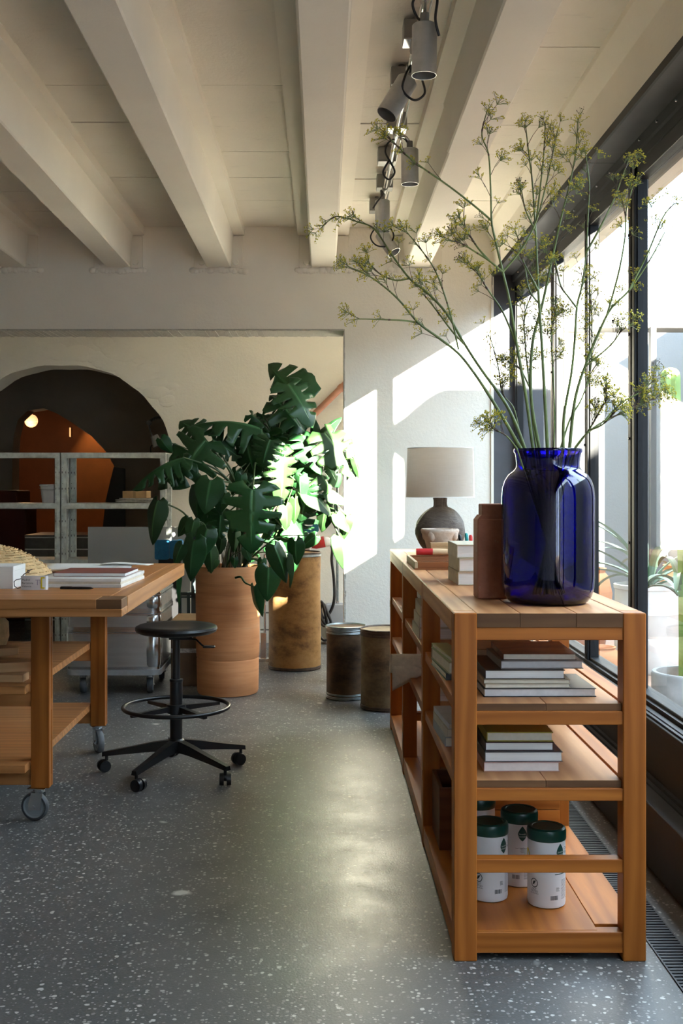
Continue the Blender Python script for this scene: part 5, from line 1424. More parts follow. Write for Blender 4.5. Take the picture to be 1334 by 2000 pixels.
# upper crown
leaf('e', (905, 235), (700, 52), 6.80, 0.10, (-0.75, -0.35, 0.55), 0.85, src=C2, k=0)
leaf('m', (842, 165), (985, 330), 6.72, -0.08, (0.5, -0.9, 0.4), 1.05, src=C2, k=1)
leaf('m', (790, 265), (990, 430), 6.78, -0.05, (0.3, -0.8, 0.6), 0.9, src=C2, k=2)
leaf('e', (830, 290), (745, 205), 6.85, 0.05, (-0.2, -0.8, 0.6), 1.0, src=C2, k=1)
leaf('e', (700, 410), (395, 270), 6.62, -0.05, (0.25, -0.35, 0.9), 0.62, src=C1, k=0)
leaf('m', (700, 330), (745, 430), 6.86, 0.0, (0.5, -0.8, 0.2), 0.9, src=C2, k=0)
# left
leaf('m', (395, 475), (215, 690), 6.50, -0.05, (-0.15, -1, 0.3), 1.10, src=C3, k=0, bend=0.35)
leaf('m', (430, 470), (585, 545), 6.60, 0.02, (0.15, -1, 0.35), 0.95, src=C3, k=2, bend=0.3)
leaf('m', (380, 450), (255, 350), 6.58, 0.06, (-0.1, -0.9, 0.45), 1.0, src=C3, k=1, bend=0.3)
leaf('e', (270, 565), (5, 615), 6.42, -0.06, (0.1, -0.35, 0.95), 0.7, src=C3, k=1, bend=0.5)
leaf('m', (300, 590), (130, 690), 6.46, -0.03, (0.1, -0.8, 0.55), 0.8, src=C3, k=2, bend=0.4)
leaf('h', (150, 465), (200, 540), 6.5, 0.0, (-0.4, -0.9, 0.2), 1.1, Dk, src=C3, k=1)
leaf('n', (132, 800), (62, 1012), 6.40, -0.02, (-0.35, -0.95, 0.1), 0.95, src=(PC.x-0.08, PC.y-0.05, 0.74), bend=0.9, k=0)
# middle
leaf('h', (420, 690), (385, 850), 6.42, -0.05, (-0.1, -1, 0.45), 1.25, Dk, src=C3, k=0)
leaf('h', (470, 740), (495, 870), 6.50, 0.0, (0.4, -1, 0.2), 0.9, Dk, src=C3, k=2)
leaf('h', (350, 740), (330, 900), 6.58, 0.0, (-0.4, -1, 0.2), 1.0, Dk, src=C3, k=1)
leaf('m', (650, 740), (640, 1045), 6.34, -0.05, (0.05, -1, 0.50), 1.0, src=C1, k=0, bend=0.45)
leaf('m', (610, 420), (640, 665), 6.62, 0.0, (-0.25, -1, 0.25), 0.9, src=C1, k=1)
leaf('m', (745, 470), (700, 590), 6.50, -0.04, (0.1, -1, 0.7), 1.35, src=C1, k=2)
leaf('m', (845, 430), (975, 560), 6.80, 0.03, (0.2, -1, 0.35), 0.85, Yg, src=C2, k=0)
leaf('m', (800, 540), (835, 780), 6.62, -0.03, (0.45, -0.9, 0.4), 0.85, Yg, src=C2, k=1)
leaf('h', (560, 640), (520, 760), 6.6, 0.0, (-0.2, -1, 0.3), 0.8, Dk, src=C1, k=2)
leaf('h', (590, 660), (580, 750), 6.55, 0.0, (0.2, -1, 0.3), 0.9, Dk, src=C1, k=0)
leaf('n', (500, 760), (455, 860), 6.5, 0.0, (-0.2, -1, 0.3), 1.1, Yg, src=C3, k=1)
leaf('m', (690, 600), (600, 640), 6.72, 0.0, (0.0, -1, 0.4), 0.9, src=C1, k=1)
leaf('e', (640, 330), (745, 400), 6.75, 0.0, (0.0, -0.8, 0.6), 0.8, src=C2, k=1)
# right, in the sun
leaf('m', (1040, 430), (1215, 620), 6.72, -0.06, (0.5, -0.9, 0.35), 0.95, Yg, src=C4, k=0)
leaf('h', (1025, 440), (1105, 335), 6.80, 0.0, (-0.6, -0.8, 0.3), 0.8, Dk, src=C4, k=1)
leaf('h', (985, 445), (960, 345), 6.80, 0.0, (-0.5, -0.9, 0.2), 0.7, Dk, src=C4, k=2)
leaf('m', (1000, 520), (1130, 690), 6.84, 0.0, (0.2, -1, 0.3), 1.0, src=C4, k=2)
leaf('h', (900, 600), (1055, 650), 6.78, -0.05, (0.2, -0.8, 0.7), 0.9, Dk, src=C4, k=0)
leaf('e', (930, 640), (1030, 760), 6.76, 0.0, (0.4, -0.8, 0.4), 1.0, src=C4, k=0)
leaf('n', (1180, 520), (1225, 620), 6.70, 0.0, (0.7, -0.8, 0.2), 0.9, Yg, src=C4, k=1)
leaf('n', (1200, 570), (1245, 665), 6.68, 0.0, (0.5, -0.9, 0.2), 0.7, Yg, src=C4, k=0)
leaf('n', (1190, 610), (1170, 690), 6.70, 0.0, (0.3, -0.9, 0.2), 0.8, Yg, src=C4, k=1)
leaf('e', (1010, 640), (1130, 790), 6.74, 0.0, (0.6, -0.7, 0.35), 0.9, Yg, src=C4, k=1)
leaf('h', (945, 735), (1080, 850), 6.74, -0.03, (0.5, -0.8, 0.6), 1.0, Yg, src=C4, k=0)
leaf('h', (1060, 760), (1170, 800), 6.76, 0.0, (0.4, -0.8, 0.5), 0.9, Yg, src=C4, k=1)
leaf('h', (1050, 820), (1010, 960), 6.86, 0.0, (-0.2, -1, 0.3), 0.95, Yg, src=C4, k=2)
leaf('h', (1110, 870), (1180, 960), 6.86, 0.0, (0.4, -0.9, 0.5), 1.1, Yg, src=C4, k=0)
leaf('n', (1160, 880), (1120, 1010), 6.88, 0.0, (-0.3, -1, 0.2), 1.0, Yg, src=C4, k=1)
leaf('n', (1120, 990), (1185, 1145), 6.87, 0.0, (0.6, -0.8, 0.4), 1.15, Yg, src=C4, k=0)
leaf('h', (905, 670), (900, 815), 6.68, 0.0, (-0.3, -1, 0.1), 0.75, Dk, src=C4, k=2)
leaf('n', (880, 790), (890, 920), 6.70, 0.0, (0.3, -1, 0.2), 0.9, Yg, src=C4, k=0)
leaf('h', (830, 830), (850, 950), 6.66, 0.0, (0.5, -0.9, 0.3), 1.0, Yg, src=C4, k=1)
leaf('e', (800, 620), (860, 720), 6.8, 0.0, (0.4, -1, 0.2), 0.8, src=C4, k=0)
leaf('m', (1000, 560), (920, 480), 6.85, 0.0, (0.3, -1, 0.2), 0.9, src=C4, k=1)
# inner foliage, in its own shade
rf = random.Random(77)
for k in range(34):
    x_ = 430+560*rf.random(); y_ = 360+640*rf.random()
    if x_ < 560 and y_ < 480: continue
    an = R(rf.uniform(20, 160)); ln = rf.uniform(110, 210)
    leaf('m' if rf.random() < 0.6 else 'h', (x_, y_), (x_+ln*math.cos(an), y_+ln*math.sin(an)), rf.uniform(6.70, 6.95), rf.uniform(-0.1, 0.1), (rf.uniform(-0.6, 0.6), -0.9, rf.uniform(0.0, 0.8)), rf.uniform(0.8, 1.05), Dk, src=(C1, C2, C3, C4)[k % 4], k=k)
# skirt of smaller leaves over the rim
R0 = (PC.x-0.06, PC.y-0.10, 0.76); R1 = (PC.x+0.10, PC.y-0.08, 0.76); R2 = (PC.x, PC.y-0.1, 0.75)
leaf('h', (300, 905), (245, 990), 6.52, 0.0, (0.3, -0.9, 0.5), 0.9, Yg, src=R0, k=0, bend=1.4)
leaf('h', (330, 910), (310, 1020), 6.46, 0.0, (0.4, -0.9, 0.4), 0.9, Yg, src=R0, k=1, bend=1.4)
leaf('h', (400, 955), (365, 1090), 6.38, -0.03, (-0.1, -1, 0.5), 1.1, Dk, src=R0, k=2, bend=1.0)
leaf('h', (330, 1015), (285, 1225), 6.36, 0.0, (-0.3, -1, 0.2), 0.85, Dk, src=R0, k=1, bend=0.8)
leaf('h', (265, 1040), (215, 1140), 6.40, 0.0, (-0.4, -1, 0.3), 1.0, Dk, src=R0, k=0, bend=0.9)
leaf('n', (420, 1060), (430, 1190), 6.42, 0.0, (0.2, -1, 0.3), 1.2, Yg, src=R0, k=0, bend=0.6)
leaf('h', (555, 955), (560, 1075), 6.46, 0.0, (0.4, -1, 0.3), 0.75, Yg, src=R2, k=2, bend=0.5)
leaf('h', (550, 1112), (552, 1165), 6.48, 0.0, (0, -1, 0.3), 1.0, Dk, src=R2, k=0, bend=0.3)
leaf('n', (765, 1045), (850, 1220), 6.2, -0.02, (0.2, -1, 0.5), 1.0, Dk, src=R1, k=0, bend=0.7)
leaf('h', (880, 1020), (880, 1145), 6.2, 0.0, (-0.2, -1, 0.3), 1.0, Dk, src=R1, k=1, bend=0.7)
leaf('h', (990, 990), (910, 1050), 6.28, 0.0, (0.0, -1, 0.4), 0.9, Dk, src=R1, k=2, bend=0.6)
leaf('n', (865, 1095), (912, 1250), 6.22, 0.0, (0.85, -0.5, 0.2), 0.6, Yg, src=R1, k=1, bend=0.7)
leaf('h', (735, 1165), (730, 1335), 6.40, -0.02, (0.1, -1, 0.25), 1.05, Dk, src=R1, k=0, bend=0.6)
leaf('n', (655, 1265), (660, 1430), 6.46, 0.0, (-0.5, -0.9, 0.1), 0.85, Dk, src=(PC.x+0.06, PC.y-0.19, 0.70), k=1, bend=-0.1)
leaf('h', (700, 1120), (690, 1190), 6.47, 0.0, (0.0, -1, 0.3), 0.9, Yg, src=R1, k=2, bend=0.5)
leaf('h', (790, 1080), (720, 1100), 6.5, 0.0, (0.0, -0.7, 0.8), 0.8, Yg, src=R1, k=1, bend=0.6)
leaf('n', (240, 1190), (215, 1380), 6.5, 0.0, (-0.3, -1, 0.1), 0.25, Dk, src=R0, k=0, bend=0.9)
leaf('h', (480, 1010), (470, 1090), 6.5, 0.0, (0.1, -1, 0.4), 0.9, Yg, src=R0, k=2, bend=0.6)
leaf('h', (610, 1060), (640, 1130), 6.52, 0.0, (0.2, -1, 0.4), 0.9, Dk, src=R2, k=0, bend=0.6)
leaf('n', (450, 1120), (400, 1180), 6.45, 0.0, (0.1, -1, 0.4), 1.2, Yg, src=R0, k=1, bend=0.5)
random.seed(33)
ro = MB()                        # tangle of thin roots and stalks above the soil
for k in range(46):
    a = random.random()*6.28; r = 0.13*math.sqrt(random.random())
    p0 = Vector((PC.x+r*math.cos(a), PC.y+r*math.sin(a), 0.705)); p1 = p0+Vector((0.05*(random.random()-0.5), 0.05*(random.random()-0.5), 0.10+0.12*random.random()))
    ro.tube(curve_pts([p0, p0.lerp(p1, 0.5)+Vector((0.03*(random.random()-0.5), 0.02*(random.random()-0.5), 0)), p1], 4), 0.0025, 5)
o = ro.build('roots', M['bark'], plant, 60); o['kind'] = 'stuff'

# ================================================================== FLOWERING STEMS IN THE VASE
M['fstem'] = pbr('green_stem', (0.15, 0.20, 0.06), 0.5, 0, 0.35, 25)
M['fbrown'] = pbr('brown_twig', (0.085, 0.055, 0.035), 0.6, 0, 0.4, 30)
M['umb'] = pbr('yellow_flower', (0.56, 0.50, 0.04), 0.6, 0, 0.3, 60)
def umbel_mesh(seed, n=9, dry=False):
    rnd = random.Random(seed); mb = MB(); me_mats = []
    ends = []
    for k in range(n):
        a = 2*PI*k/n+rnd.random(); t = R(18+48*rnd.random()); L = 0.013+0.015*rnd.random()
        d = Vector((math.sin(t)*math.cos(a), math.sin(t)*math.sin(a), math.cos(t)))
        e = d*L; ends.append(e)
        mb.tube([(0, 0, 0), e*0.55+Vector((0, 0, 0.001)), e], 0.00055, 4, caps=False)
    ns = len(mb.bm.faces)
    for e in ends:
        for q in range(4 if not dry else 2):
            c = e+Vector((rnd.uniform(-1, 1), rnd.uniform(-1, 1), rnd.uniform(-0.3, 1)))*0.0040
            g = bmesh.ops.create_icosphere(mb.bm, subdivisions=1, radius=0.0013+0.0008*rnd.random(), matrix=Matrix.Translation(c) @ Matrix.Diagonal((1, 1, 0.7, 1)))
    mb.bm.faces.ensure_lookup_table()
    for i, f in enumerate(mb.bm.faces): f.material_index = 0 if i < ns else 1
    me = bpy.data.meshes.new('umbel'); mb.bm.to_mesh(me); mb.bm.free()
    me.materials.append(M['fstem']); me.materials.append(M['fbrown'] if dry else M['umb'])
    return me
UMB = [umbel_mesh(k, 7+2*(k % 3)) for k in range(5)]; DRY = umbel_mesh(9, 6, True)
def Z5(x, y): return 620+x/1.906, 200+y/1.906
def rotto(d):
    return Vector(d).to_track_quat('Z', 'Y').to_matrix().to_4x4()
flab = {}
def stem(label, pts, Yb, Yt, r0=0.0054, r1=0.0015, branches=(), umb=8, seed=0, tipum=True):
    umb = int(umb*1.5)+1
    'pts: where the photograph shows it, vase mouth first; Yb, Yt its distance at the mouth and at the tip'
    rnd = random.Random(seed)
    o = thing('flowering_stem', label, 'stem', (0, 0, 0), 'yellow flowering stems in the blue vase')
    def path(P, Ya, Yc):
        n = len(P)-1
        return curve_pts([at(*Z5(*p), Ya+(Yc-Ya)*i/n) for i, p in enumerate(P)], 5)
    main = path(pts, Yb, Yt)
    t0 = main[0]
    foot = Vector((VC.x+(VC.x-t0.x)*0.55, 3.2+(3.2-t0.y)*0.5, ST+0.02))
    mouth = t0 + (foot-t0)*0.12
    full = [foot, foot.lerp(t0, 0.5), ]+main
    N = len(full)
    MB().tube(full, [r0+(r1-r0)*(i/(N-1)) for i in range(N)], 7).build('stalk', M['fstem'], o, 60)
    us = []
    twigs = MB()
    def decorate(P, k, rr):
        n = len(P)
        for q in range(k):
            i = int(n*(0.42+0.56*(q+rnd.random()*0.8)/max(1, k))); i = min(n-2, max(1, i))
            p = P[i]; t = (P[min(i+1, n-1)]-P[i-1]).normalized()
            sd = Vector((rnd.uniform(-1, 1), rnd.uniform(-0.6, 0.6), rnd.uniform(-0.2, 0.8)))
            d = (t*1.0+(sd-t*sd.dot(t))*0.75).normalized(); L = 0.022+0.045*rnd.random()
            e = p+d*L
            twigs.tube([p, p+d*L*0.5+t*0.004, e], [rr*0.75, rr*0.6, rr*0.5], 5)
            if rnd.random() < 0.5: twigs.tube([p-t*0.010, p, p+t*0.012], [rr*0.9, rr*2.1, rr*0.9], 6)     # dark sheath at the joint
            us.append((e, d, rnd.random()))
            if rnd.random() < 0.45:
                d2 = (d+Vector((rnd.uniform(-1, 1), 0.3*rnd.uniform(-1, 1), rnd.uniform(-0.3, 0.8)))*0.7).normalized(); e2 = p+d*L*0.5+d2*0.024
                twigs.tube([p+d*L*0.5, e2], rr*0.5, 5); us.append((e2, d2, rnd.random()))
    decorate(main, umb, 0.0013)
    if tipum: us.append((main[-1], (main[-1]-main[-3]).normalized(), 0.2))
    for (bp, ya, yc, bk) in branches:
        bpth = path(bp, ya, yc); n = len(bpth)
        MB().tube(bpth, [0.0030-0.0014*i/(n-1) for i in range(n)], 6).build('side_stalk', M['fstem'], o, 60)
        decorate(bpth, int(bk*1.6)+1, 0.0013); us.append((bpth[-1], (bpth[-1]-bpth[-3]).normalized(), 0.2))
    if len(twigs.bm.verts): twigs.build('twigs', M['fbrown'], o, 60)['kind'] = 'stuff'
    else: twigs.bm.free()
    for (e, d, q) in us:
        s = 0.85+0.55*rnd.random()
        inst(DRY if q > 0.86 else UMB[int(q*31) % 5], 'umbel', o, Matrix.Translation(e) @ rotto(d) @ Matrix.Diagonal((s, s, s, 1)))
    return o
stem('flowering stem arching lowest to the left and ending level', [(757, 1290), (700, 1190), (645, 1100), (585, 1010), (525, 935), (445, 872), (375, 820), (300, 732), (225, 668), (165, 632), (115, 612)], 3.18, 3.05, umb=6, seed=1,
     branches=[([(375, 820), (320, 812), (230, 808), (150, 806)], 3.11, 3.05, 1)])
stem('longest flowering stem reaching far left under the spotlights', [(772, 1290), (735, 1190), (690, 1105), (610, 995), (548, 900), (480, 785), (405, 705), (345, 658), (275, 565), (212, 472), (150, 445), (72, 425), (22, 458)], 3.22, 3.35, umb=9, seed=2,
     branches=[([(345, 655), (290, 662), (235, 640), (190, 600)], 3.3, 3.3, 3), ([(525, 920), (510, 850), (490, 770), (445, 640), (395, 560), (332, 482)], 3.24, 3.2, 5), ([(545, 900), (500, 850), (440, 770), (400, 720)], 3.24, 3.3, 3)])
stem('main tall forked flowering stem left of the vase centre', [(802, 1290), (775, 1090), (742, 905), (715, 740), (690, 632), (660, 505), (648, 440), (645, 330), (637, 195), (612, 120), (632, 30)], 3.17, 3.10, 0.0048, umb=6, seed=3,
     branches=[([(648, 440), (590, 390), (490, 312), (370, 228), (300, 165), (262, 125)], 3.13, 3.0, 4), ([(690, 632), (640, 590), (585, 555), (535, 525), (478, 512)], 3.14, 3.1, 4), ([(640, 590), (600, 545), (570, 500), (545, 460)], 3.14, 3.12, 4),
               ([(690, 632), (760, 545), (815, 440), (850, 310), (872, 210), (888, 130)], 3.14, 3.25, 5), ([(815, 440), (830, 310), (842, 200), (848, 80)], 3.2, 3.3, 3), ([(742, 905), (690, 780), (630, 690), (590, 620)], 3.16, 3.1, 5)])
stem('straight flowering stem rising at the middle of the bunch', [(856, 1290), (846, 1100), (835, 900), (822, 700), (812, 480), (800, 300), (785, 180), (776, 95)], 3.22, 3.30, umb=9, seed=4, branches=[([(822, 700), (770, 600), (755, 560)], 3.24, 3.2, 3), ([(812, 480), (775, 400), (760, 330)], 3.25, 3.25, 2)])
stem('flowering stem with dense yellow clusters right of the middle', [(826, 1290), (795, 1100), (800, 900), (835, 760), (870, 600), (905, 440), (940, 300), (962, 180), (968, 75)], 3.25, 3.36, umb=12, seed=5, branches=[([(835, 760), (790, 700), (770, 600), (745, 500)], 3.27, 3.3, 4)])
stem('flowering stem rising right before the dark mullion', [(915, 1290), (918, 1165), (945, 1010), (958, 880), (966, 760), (985, 680), (1000, 560), (1008, 400), (1012, 300), (998, 190)], 3.20, 3.24, 0.0046, umb=7, seed=6,
     branches=[([(966, 765), (935, 725), (905, 680), (885, 590)], 3.21, 3.2, 2), ([(1000, 560), (1050, 470), (1100, 370), (1130, 290), (1158, 215)], 3.22, 3.3, 3)])
stem('flowering stem leaning right with dark upper twigs', [(938, 1290), (958, 1110), (995, 985), (1050, 850), (1095, 765), (1160, 700), (1235, 590), (1292, 485)], 3.22, 3.28, umb=5, seed=7,
     branches=[([(1075, 800), (1120, 640), (1145, 500), (1150, 400), (1178, 300)], 3.24, 3.25, 4), ([(1160, 700), (1230, 560), (1285, 430), (1325, 380)], 3.26, 3.3, 2), ([(995, 985), (1090, 905), (1130, 850)], 3.23, 3.2, 4)])
stem('flowering stem bending low to the right over the shelf end', [(955, 1290), (1000, 1235), (1070, 1185), (1150, 1150), (1200, 1125), (1262, 1098)], 3.24, 3.30, 0.0032, umb=8, seed=8, branches=[([(1070, 1185), (1130, 1120), (1200, 1080), (1245, 1040)], 3.26, 3.3, 4)])
stem('short flowering stem low at the right of the vase mouth', [(962, 1285), (1010, 1220), (1045, 1160), (1080, 1100)], 3.15, 3.10, 0.003, umb=10, seed=9, branches=[([(1010, 1220), (1060, 1200), (1110, 1150)], 3.13, 3.1, 4)])
stem('short flowering stem drooping left of the vase mouth', [(742, 1288), (712, 1250), (690, 1232), (655, 1215)], 3.14, 3.08, 0.0026, umb=5, seed=10)
stem('thin green flowering stem between the two thick ones', [(880, 1290), (882, 1150), (876, 980), (870, 860), (884, 800)], 3.26, 3.32, 0.003, umb=9, seed=11)
stem('leafy flowering stem behind the main forked one', [(815, 1290), (800, 1180), (790, 1060), (775, 920), (770, 800), (795, 720)], 3.28, 3.34, 0.0034, umb=12, seed=12, branches=[([(790, 1060), (760, 1000), (745, 985)], 3.3, 3.3, 3)])
stem('slender flowering stem in front of the vertical window bar', [(905, 1290), (940, 1180), (985, 1100), (1015, 1000), (1022, 900), (1018, 720)], 3.27, 3.34, 0.003, umb=10, seed=13)
stem('dry thin flowering stem at the left against the jamb', [(762, 1290), (735, 1150), (700, 1100), (685, 1070), (672, 980), (645, 880)], 3.26, 3.36, 0.0024, umb=6, seed=14)
# ================================================================== SPOTLIGHTS ON THE CEILING CONDUIT
TRX, TRZ = 0.312, 2.735
trk = thing('lighting_conduit', 'steel conduit with square boxes running along the ceiling', 'conduit', (TRX, 4.9, TRZ))
M['boxm'] = pbr('grey_junction_box', (0.26, 0.26, 0.245), 0.45, 0.5, 0.1, 20)
ybox = [2.60, 3.35, 3.82, 4.25, 4.77, 5.26, 5.72, 6.2]
MB().cyl((TRX, 2.0, TRZ), (TRX, 6.25, TRZ), 0.0105, n=14).cyl((TRX+0.026, 2.0, TRZ+0.012), (TRX+0.026, 6.2, TRZ+0.012), 0.0045, n=8).build('tube', M['chrome'], trk, 40)
for i, y in enumerate(ybox):
    xo = -0.016 if i % 2 else 0.0
    bx_ = MB().box(TRX+xo-0.041, TRX+xo+0.041, y-0.041, y+0.041, TRZ+0.008, TRZ+0.074, 0.003).build('junction_box', M['boxm'], trk)
    MB().box(TRX+xo-0.0405, TRX+xo+0.0405, y-0.0405, y+0.0405, TRZ+0.004, TRZ+0.010, 0.001).build('box_cover', M['chrome'] if i in (2, 4) else M['boxm'], bx_)
    MB().cyl((TRX+xo, y, TRZ+0.07), (TRX+xo, y, ZC+0.001), 0.012, n=10).build('spacer', M['boxm'], bx_)
    MB().cyl((TRX, y-0.055, TRZ), (TRX, y+0.055, TRZ), 0.0145, n=12).build('gland', M['boxm'], bx_, 40)
def spot(label, top, bot, yb, cab, side=1):
    top, bot = Vector(top), Vector(bot)
    o = thing('spotlight', label, 'spotlight', top, 'aluminium spotlights on the conduit')
    d = (bot-top).normalized(); r = 0.0375
    q = MB()
    a = Vector((1, 0, 0)) if abs(d.x) < 0.9 else Vector((0, 1, 0))
    pts = [top+d*0.0, top+d*0.0004, top+d*0.003]
    # open tube, closed behind, lamp recessed
    N = 36; u = d.cross(Vector((0, 1, 0))).normalized(); v = d.cross(u)
    def ringc(p, rr): return [q.bm.verts.new(p+u*(rr*math.cos(2*PI*i/N))+v*(rr*math.sin(2*PI*i/N))) for i in range(N)]
    L = (bot-top).length
    rs = [ringc(top, r-0.003), ringc(top+d*0.003, r), ringc(bot, r), ringc(bot, r-0.0018), ringc(bot-d*0.035, r-0.0025)]
    q.bm.faces.new(rs[0])
    for A, B_ in zip(rs[:-1], rs[1:]):
        for i in range(N): q.bm.faces.new((A[i], A[(i+1) % N], B_[(i+1) % N], B_[i]))
    q.bm.faces.new(rs[-1][::-1])
    q.build('lamp_tube', M['spot'], o, 40)
    MB().cyl(bot-d*0.0345, bot-d*0.030, r-0.006, n=24).build('lamp_face', pbr('lamp_face', (0.12, 0.12, 0.12), 0.3), o, 30)
    # hinge: block on top of the tube, arm up to the conduit
    hb = MB().tube([top-d*0.034, top+d*0.002], 0.0135, 10)
    hb.build('hinge_block', M['boxm'], o, 40)
    MB().tube(curve_pts([top-d*0.030, (top-d*0.05).lerp(Vector((TRX, yb, TRZ)), 0.4), Vector((TRX, yb, TRZ-0.012))], 6), 0.0065, 10).build('bracket', M['chrome'], o, 50)
    MB().cyl((TRX, yb-0.018, TRZ), (TRX, yb+0.018, TRZ), 0.0155, n=14).build('clip', M['spot'], o, 30)
    cs_ = [top-d*0.012]+[top+Vector(c) for c in cab]
    MB().tube(curve_pts(cs_, 8), 0.0042, 7).build('cable', M['black'], o, 60)
    return o
spot('spotlight nearest to the viewer hanging straight down', (0.304, 3.37, 2.620), (0.302, 3.37, 2.468), 3.45, [(-0.02, 0.02, 0.03), (-0.035, 0.01, 0.07), (-0.01, 0.0, 0.10), (0.028, 0.0, 0.10), (0.034, -0.038, 0.06), (0.028, -0.042, 0.0), (0.040, -0.03, -0.045)])
spot('spotlight tilted down to the left behind the nearest one', (0.298, 3.97, 2.668), (0.222, 3.94, 2.537), 4.03, [(0.01, -0.02, 0.045), (-0.012, -0.045, 0.0), (-0.020, -0.045, -0.05), (0.02, -0.045, -0.085), (0.056, -0.04, -0.06), (0.052, 0.0, 0.0), (0.04, 0.03, 0.05)])
spot('spotlight hanging straight down right of the conduit', (0.373, 4.85, 2.686), (0.374, 4.85, 2.535), 4.80, [(-0.03, 0, 0.05), (-0.085, 0, 0.035), (-0.105, 0, -0.01), (-0.08, 0, -0.06), (-0.065, 0, -0.10), (-0.09, 0, -0.13), (-0.115, 0, -0.10), (-0.09, 0, -0.05)])
spot('spotlight hanging straight down far along the conduit', (0.300, 5.69, 2.676), (0.300, 5.69, 2.520), 5.78, [(-0.01, -0.035, 0.04), (0.0, -0.045, 0.02), (-0.03, -0.05, -0.02), (-0.05, -0.04, -0.05)])
spot('farthest spotlight tilted down to the right', (0.318, 6.16, 2.614), (0.386, 6.12, 2.500), 6.18, [(-0.03, -0.05, 0.02), (-0.06, -0.05, -0.03), (-0.03, -0.05, -0.075), (0.03, -0.05, -0.08), (0.065, -0.05, -0.03), (0.05, -0.03, 0.02), (0.02, 0, 0.06)])

# ================================================================== THE COURTYARD BEYOND THE GLASS
def curve_leaf(mb, base, az, L, w, lift, droop, seed):
    'long pointed succulent blade with a channel'
    rnd = random.Random(seed)
    a = R(az); hd_ = Vector((math.cos(a), math.sin(a), 0)); sd = Vector((-hd_.y, hd_.x, 0))
    rows = []
    n = 12
    for i in range(n+1):
        t = i/n
        el = R(lift)-R(droop)*t
        p = base.copy() if i == 0 else rows[-1][2]+(hd_*math.cos(el)+Vector((0, 0, math.sin(el))))*(L/n)
        ww = w*(0.75+0.6*t)*(1-t)**0.55 if t < 1 else 0.0008
        up = (Vector((0, 0, 1))*math.cos(el)-hd_*math.sin(el))
        rows.append((p-sd*ww+up*ww*0.35, p-up*w*0.22*(1-t), p, p+sd*ww+up*ww*0.35))
    V = [[mb.bm.verts.new(r_[0]), mb.bm.verts.new(r_[2]+(r_[1]-r_[2])*0.2), mb.bm.verts.new(r_[3]), mb.bm.verts.new(r_[1])] for r_ in rows]
    for A, B_ in zip(V[:-1], V[1:]):
        for i in range(4): mb.bm.faces.new((A[i], A[(i+1) % 4], B_[(i+1) % 4], B_[i]))
M['agave'] = pbr('agave_blade', (0.16, 0.26, 0.17), 0.5, 0, 0.25, 6)
M['cact'] = pbr('cactus_skin', (0.16, 0.26, 0.07), 0.5, 0, 0.3, 10)
M['conc'] = pbr('grey_concrete', (0.25, 0.26, 0.27), 0.8, 0, 0.3, 7, 0.2, 40)
M['whitepot'] = pbr('whitewashed_steel', (0.66, 0.65, 0.64), 0.6, 0, 0.12, 6)
# white drum-shaped planter with an agave in it
BCn = Vector((2.16, 7.5, 0))
o = thing('white_planter', 'big white drum shaped planter out in the courtyard holding the agave', 'planter', BCn)
MB().lathe([(0, 0), (0.20, 0), (0.212, 0.02), (0.214, 0.23), (0.20, 0.235), (0.208, 0.245), (0.212, 0.38), (0.217, 0.39), (0.212, 0.40), (0.212, 0.545), (0.219, 0.55), (0.219, 0.575), (0.205, 0.578), (0.20, 0.50), (0, 0.50)], BCn, 48).build('drum', M['whitepot'], o, 40)
MB().lathe([(0.203, 0.53), (0.1, 0.55), (0, 0.555)], BCn, 24).build('soil', pbr('dry_soil', (0.30, 0.22, 0.15), 0.9, 0, 0.3, 20), o)
ag = thing('agave', 'pale green agave with long curved blades outside the window', 'plant', BCn+Vector((0, 0, 0.55)))
for k in range(22):
    mb = MB(); curve_leaf(mb, BCn+Vector((0.02*math.cos(k), 0.02*math.sin(k), 0.55)), 137.5*k+20, 0.50+0.34*((k*7) % 5)/4, 0.030, 82-2.6*k, 55+9*(k % 4), k)
    mb.build('blade', M['agave'], ag, 50)
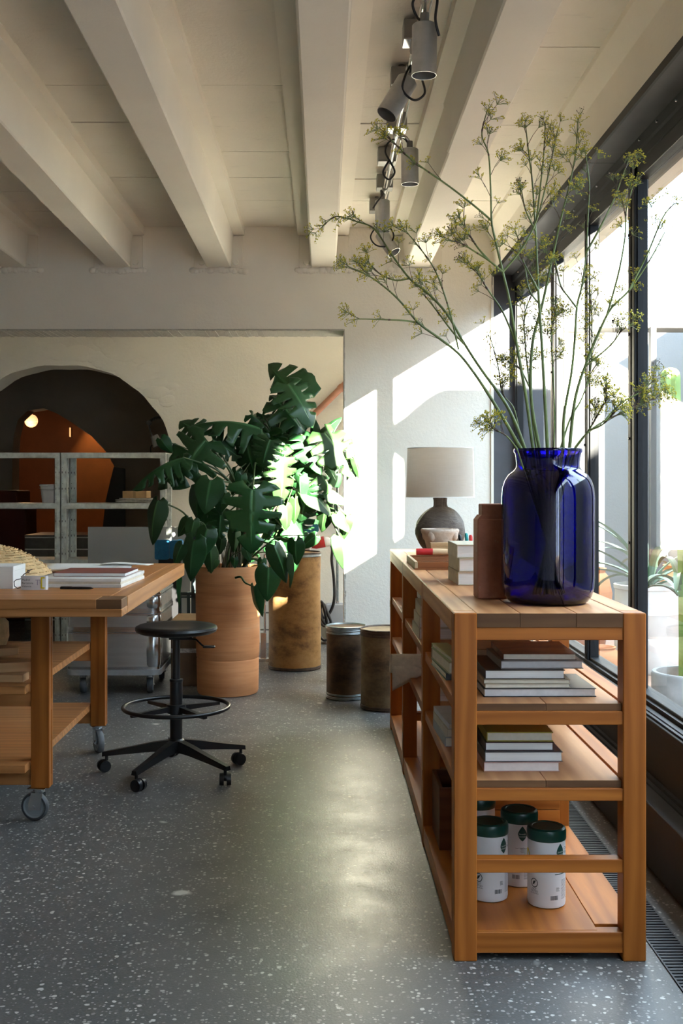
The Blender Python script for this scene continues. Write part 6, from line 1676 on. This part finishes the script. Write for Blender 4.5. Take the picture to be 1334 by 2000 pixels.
# tall ribbed cactus in a low concrete pot
CCn = Vector((2.05, 6.3, 0))
o = thing('concrete_pot', 'low round grey concrete pot on the courtyard ground', 'pot', CCn)
MB().lathe([(0, 0), (0.195, 0), (0.205, 0.01), (0.207, 0.185), (0.20, 0.195), (0.180, 0.195), (0.175, 0.18), (0.172, 0.12), (0, 0.12)], CCn, 48).build('body', M['conc'], o, 40)
MB().lathe([(0.173, 0.14), (0.1, 0.155), (0, 0.16)], CCn, 24).build('soil', M['terra'], o)
ca = MB(); P = curve_pts([CCn+Vector(q) for q in ((0.0, 0, 0.12), (0.0, 0, 0.5), (-0.01, 0, 0.95), (-0.04, 0, 1.2), (-0.09, 0, 1.36), (-0.105, 0, 1.55), (-0.108, 0, 1.78), (-0.108, 0, 1.895))], 8)
n_ = len(P); NS = 14; prev = None
for i, p in enumerate(P):
    t = i/(n_-1)
    rr = 0.062 if t < 0.55 else (0.046 if t < 0.72 else 0.056)
    if t > 0.9: rr *= math.sqrt(max(0.02, 1-((t-0.9)/0.1)**2))
    ring = [ca.bm.verts.new(p+Vector(((rr*(1.0 if k % 2 else 0.72))*math.cos(2*PI*k/NS), (rr*(1.0 if k % 2 else 0.72))*math.sin(2*PI*k/NS), 0))) for k in range(NS)]
    if prev:
        for k in range(NS): ca.bm.faces.new((prev[k], prev[(k+1) % NS], ring[(k+1) % NS], ring[k]))
    prev = ring
ca.bm.faces.new(prev)
cac = thing('columnar_cactus', 'tall ribbed green cactus standing in the concrete pot', 'cactus', CCn+Vector((0, 0, 0.12)))
ca.build('column', M['cact'], cac, 40)
ar_ = MB()
for k, (az, L, lf, dr_2) in enumerate(((150, 0.34, 60, 150), (200, 0.40, 78, 175), (250, 0.32, 70, 140), (95, 0.36, 75, 120))):
    curve_leaf(ar_, CCn+Vector((-0.07, -0.02, 0.62+0.03*k)), az, L, 0.028, lf, dr_2, k)
ar_.build('arms', pbr('dark_cactus_arm', (0.07, 0.11, 0.05), 0.5), cac, 40)
# terracotta pots and jar
for (x, y, r, h, lab) in ((1.66, 6.75, 0.12, 0.27, 'round terracotta pot low outside the second pane'), (1.95, 8.35, 0.19, 0.62, 'tall terracotta jar at the far end of the courtyard'), (2.62, 8.1, 0.22, 0.66, 'wide terracotta jar behind the white planter')):
    c = Vector((x, y, 0))
    o = MB().lathe([(0, 0), (r*0.62, 0), (r*0.68, 0.01), (r*0.95, h*0.45), (r, h*0.7), (r*0.86, h*0.9), (r*0.72, h*0.95), (r*0.78, h), (r*0.70, h), (r*0.62, h*0.93), (r*0.8, h*0.8), (0, h*0.75)], c, 36).build('terracotta_pot', M['terra'], None, 50)
    tag(o, lab, 'pot')
# dark steel post of the courtyard canopy
pb = MB().box(2.455, 2.495, 8.43, 8.495, 0, 2.42)
S(pb.build('trim_8', M['steel']))
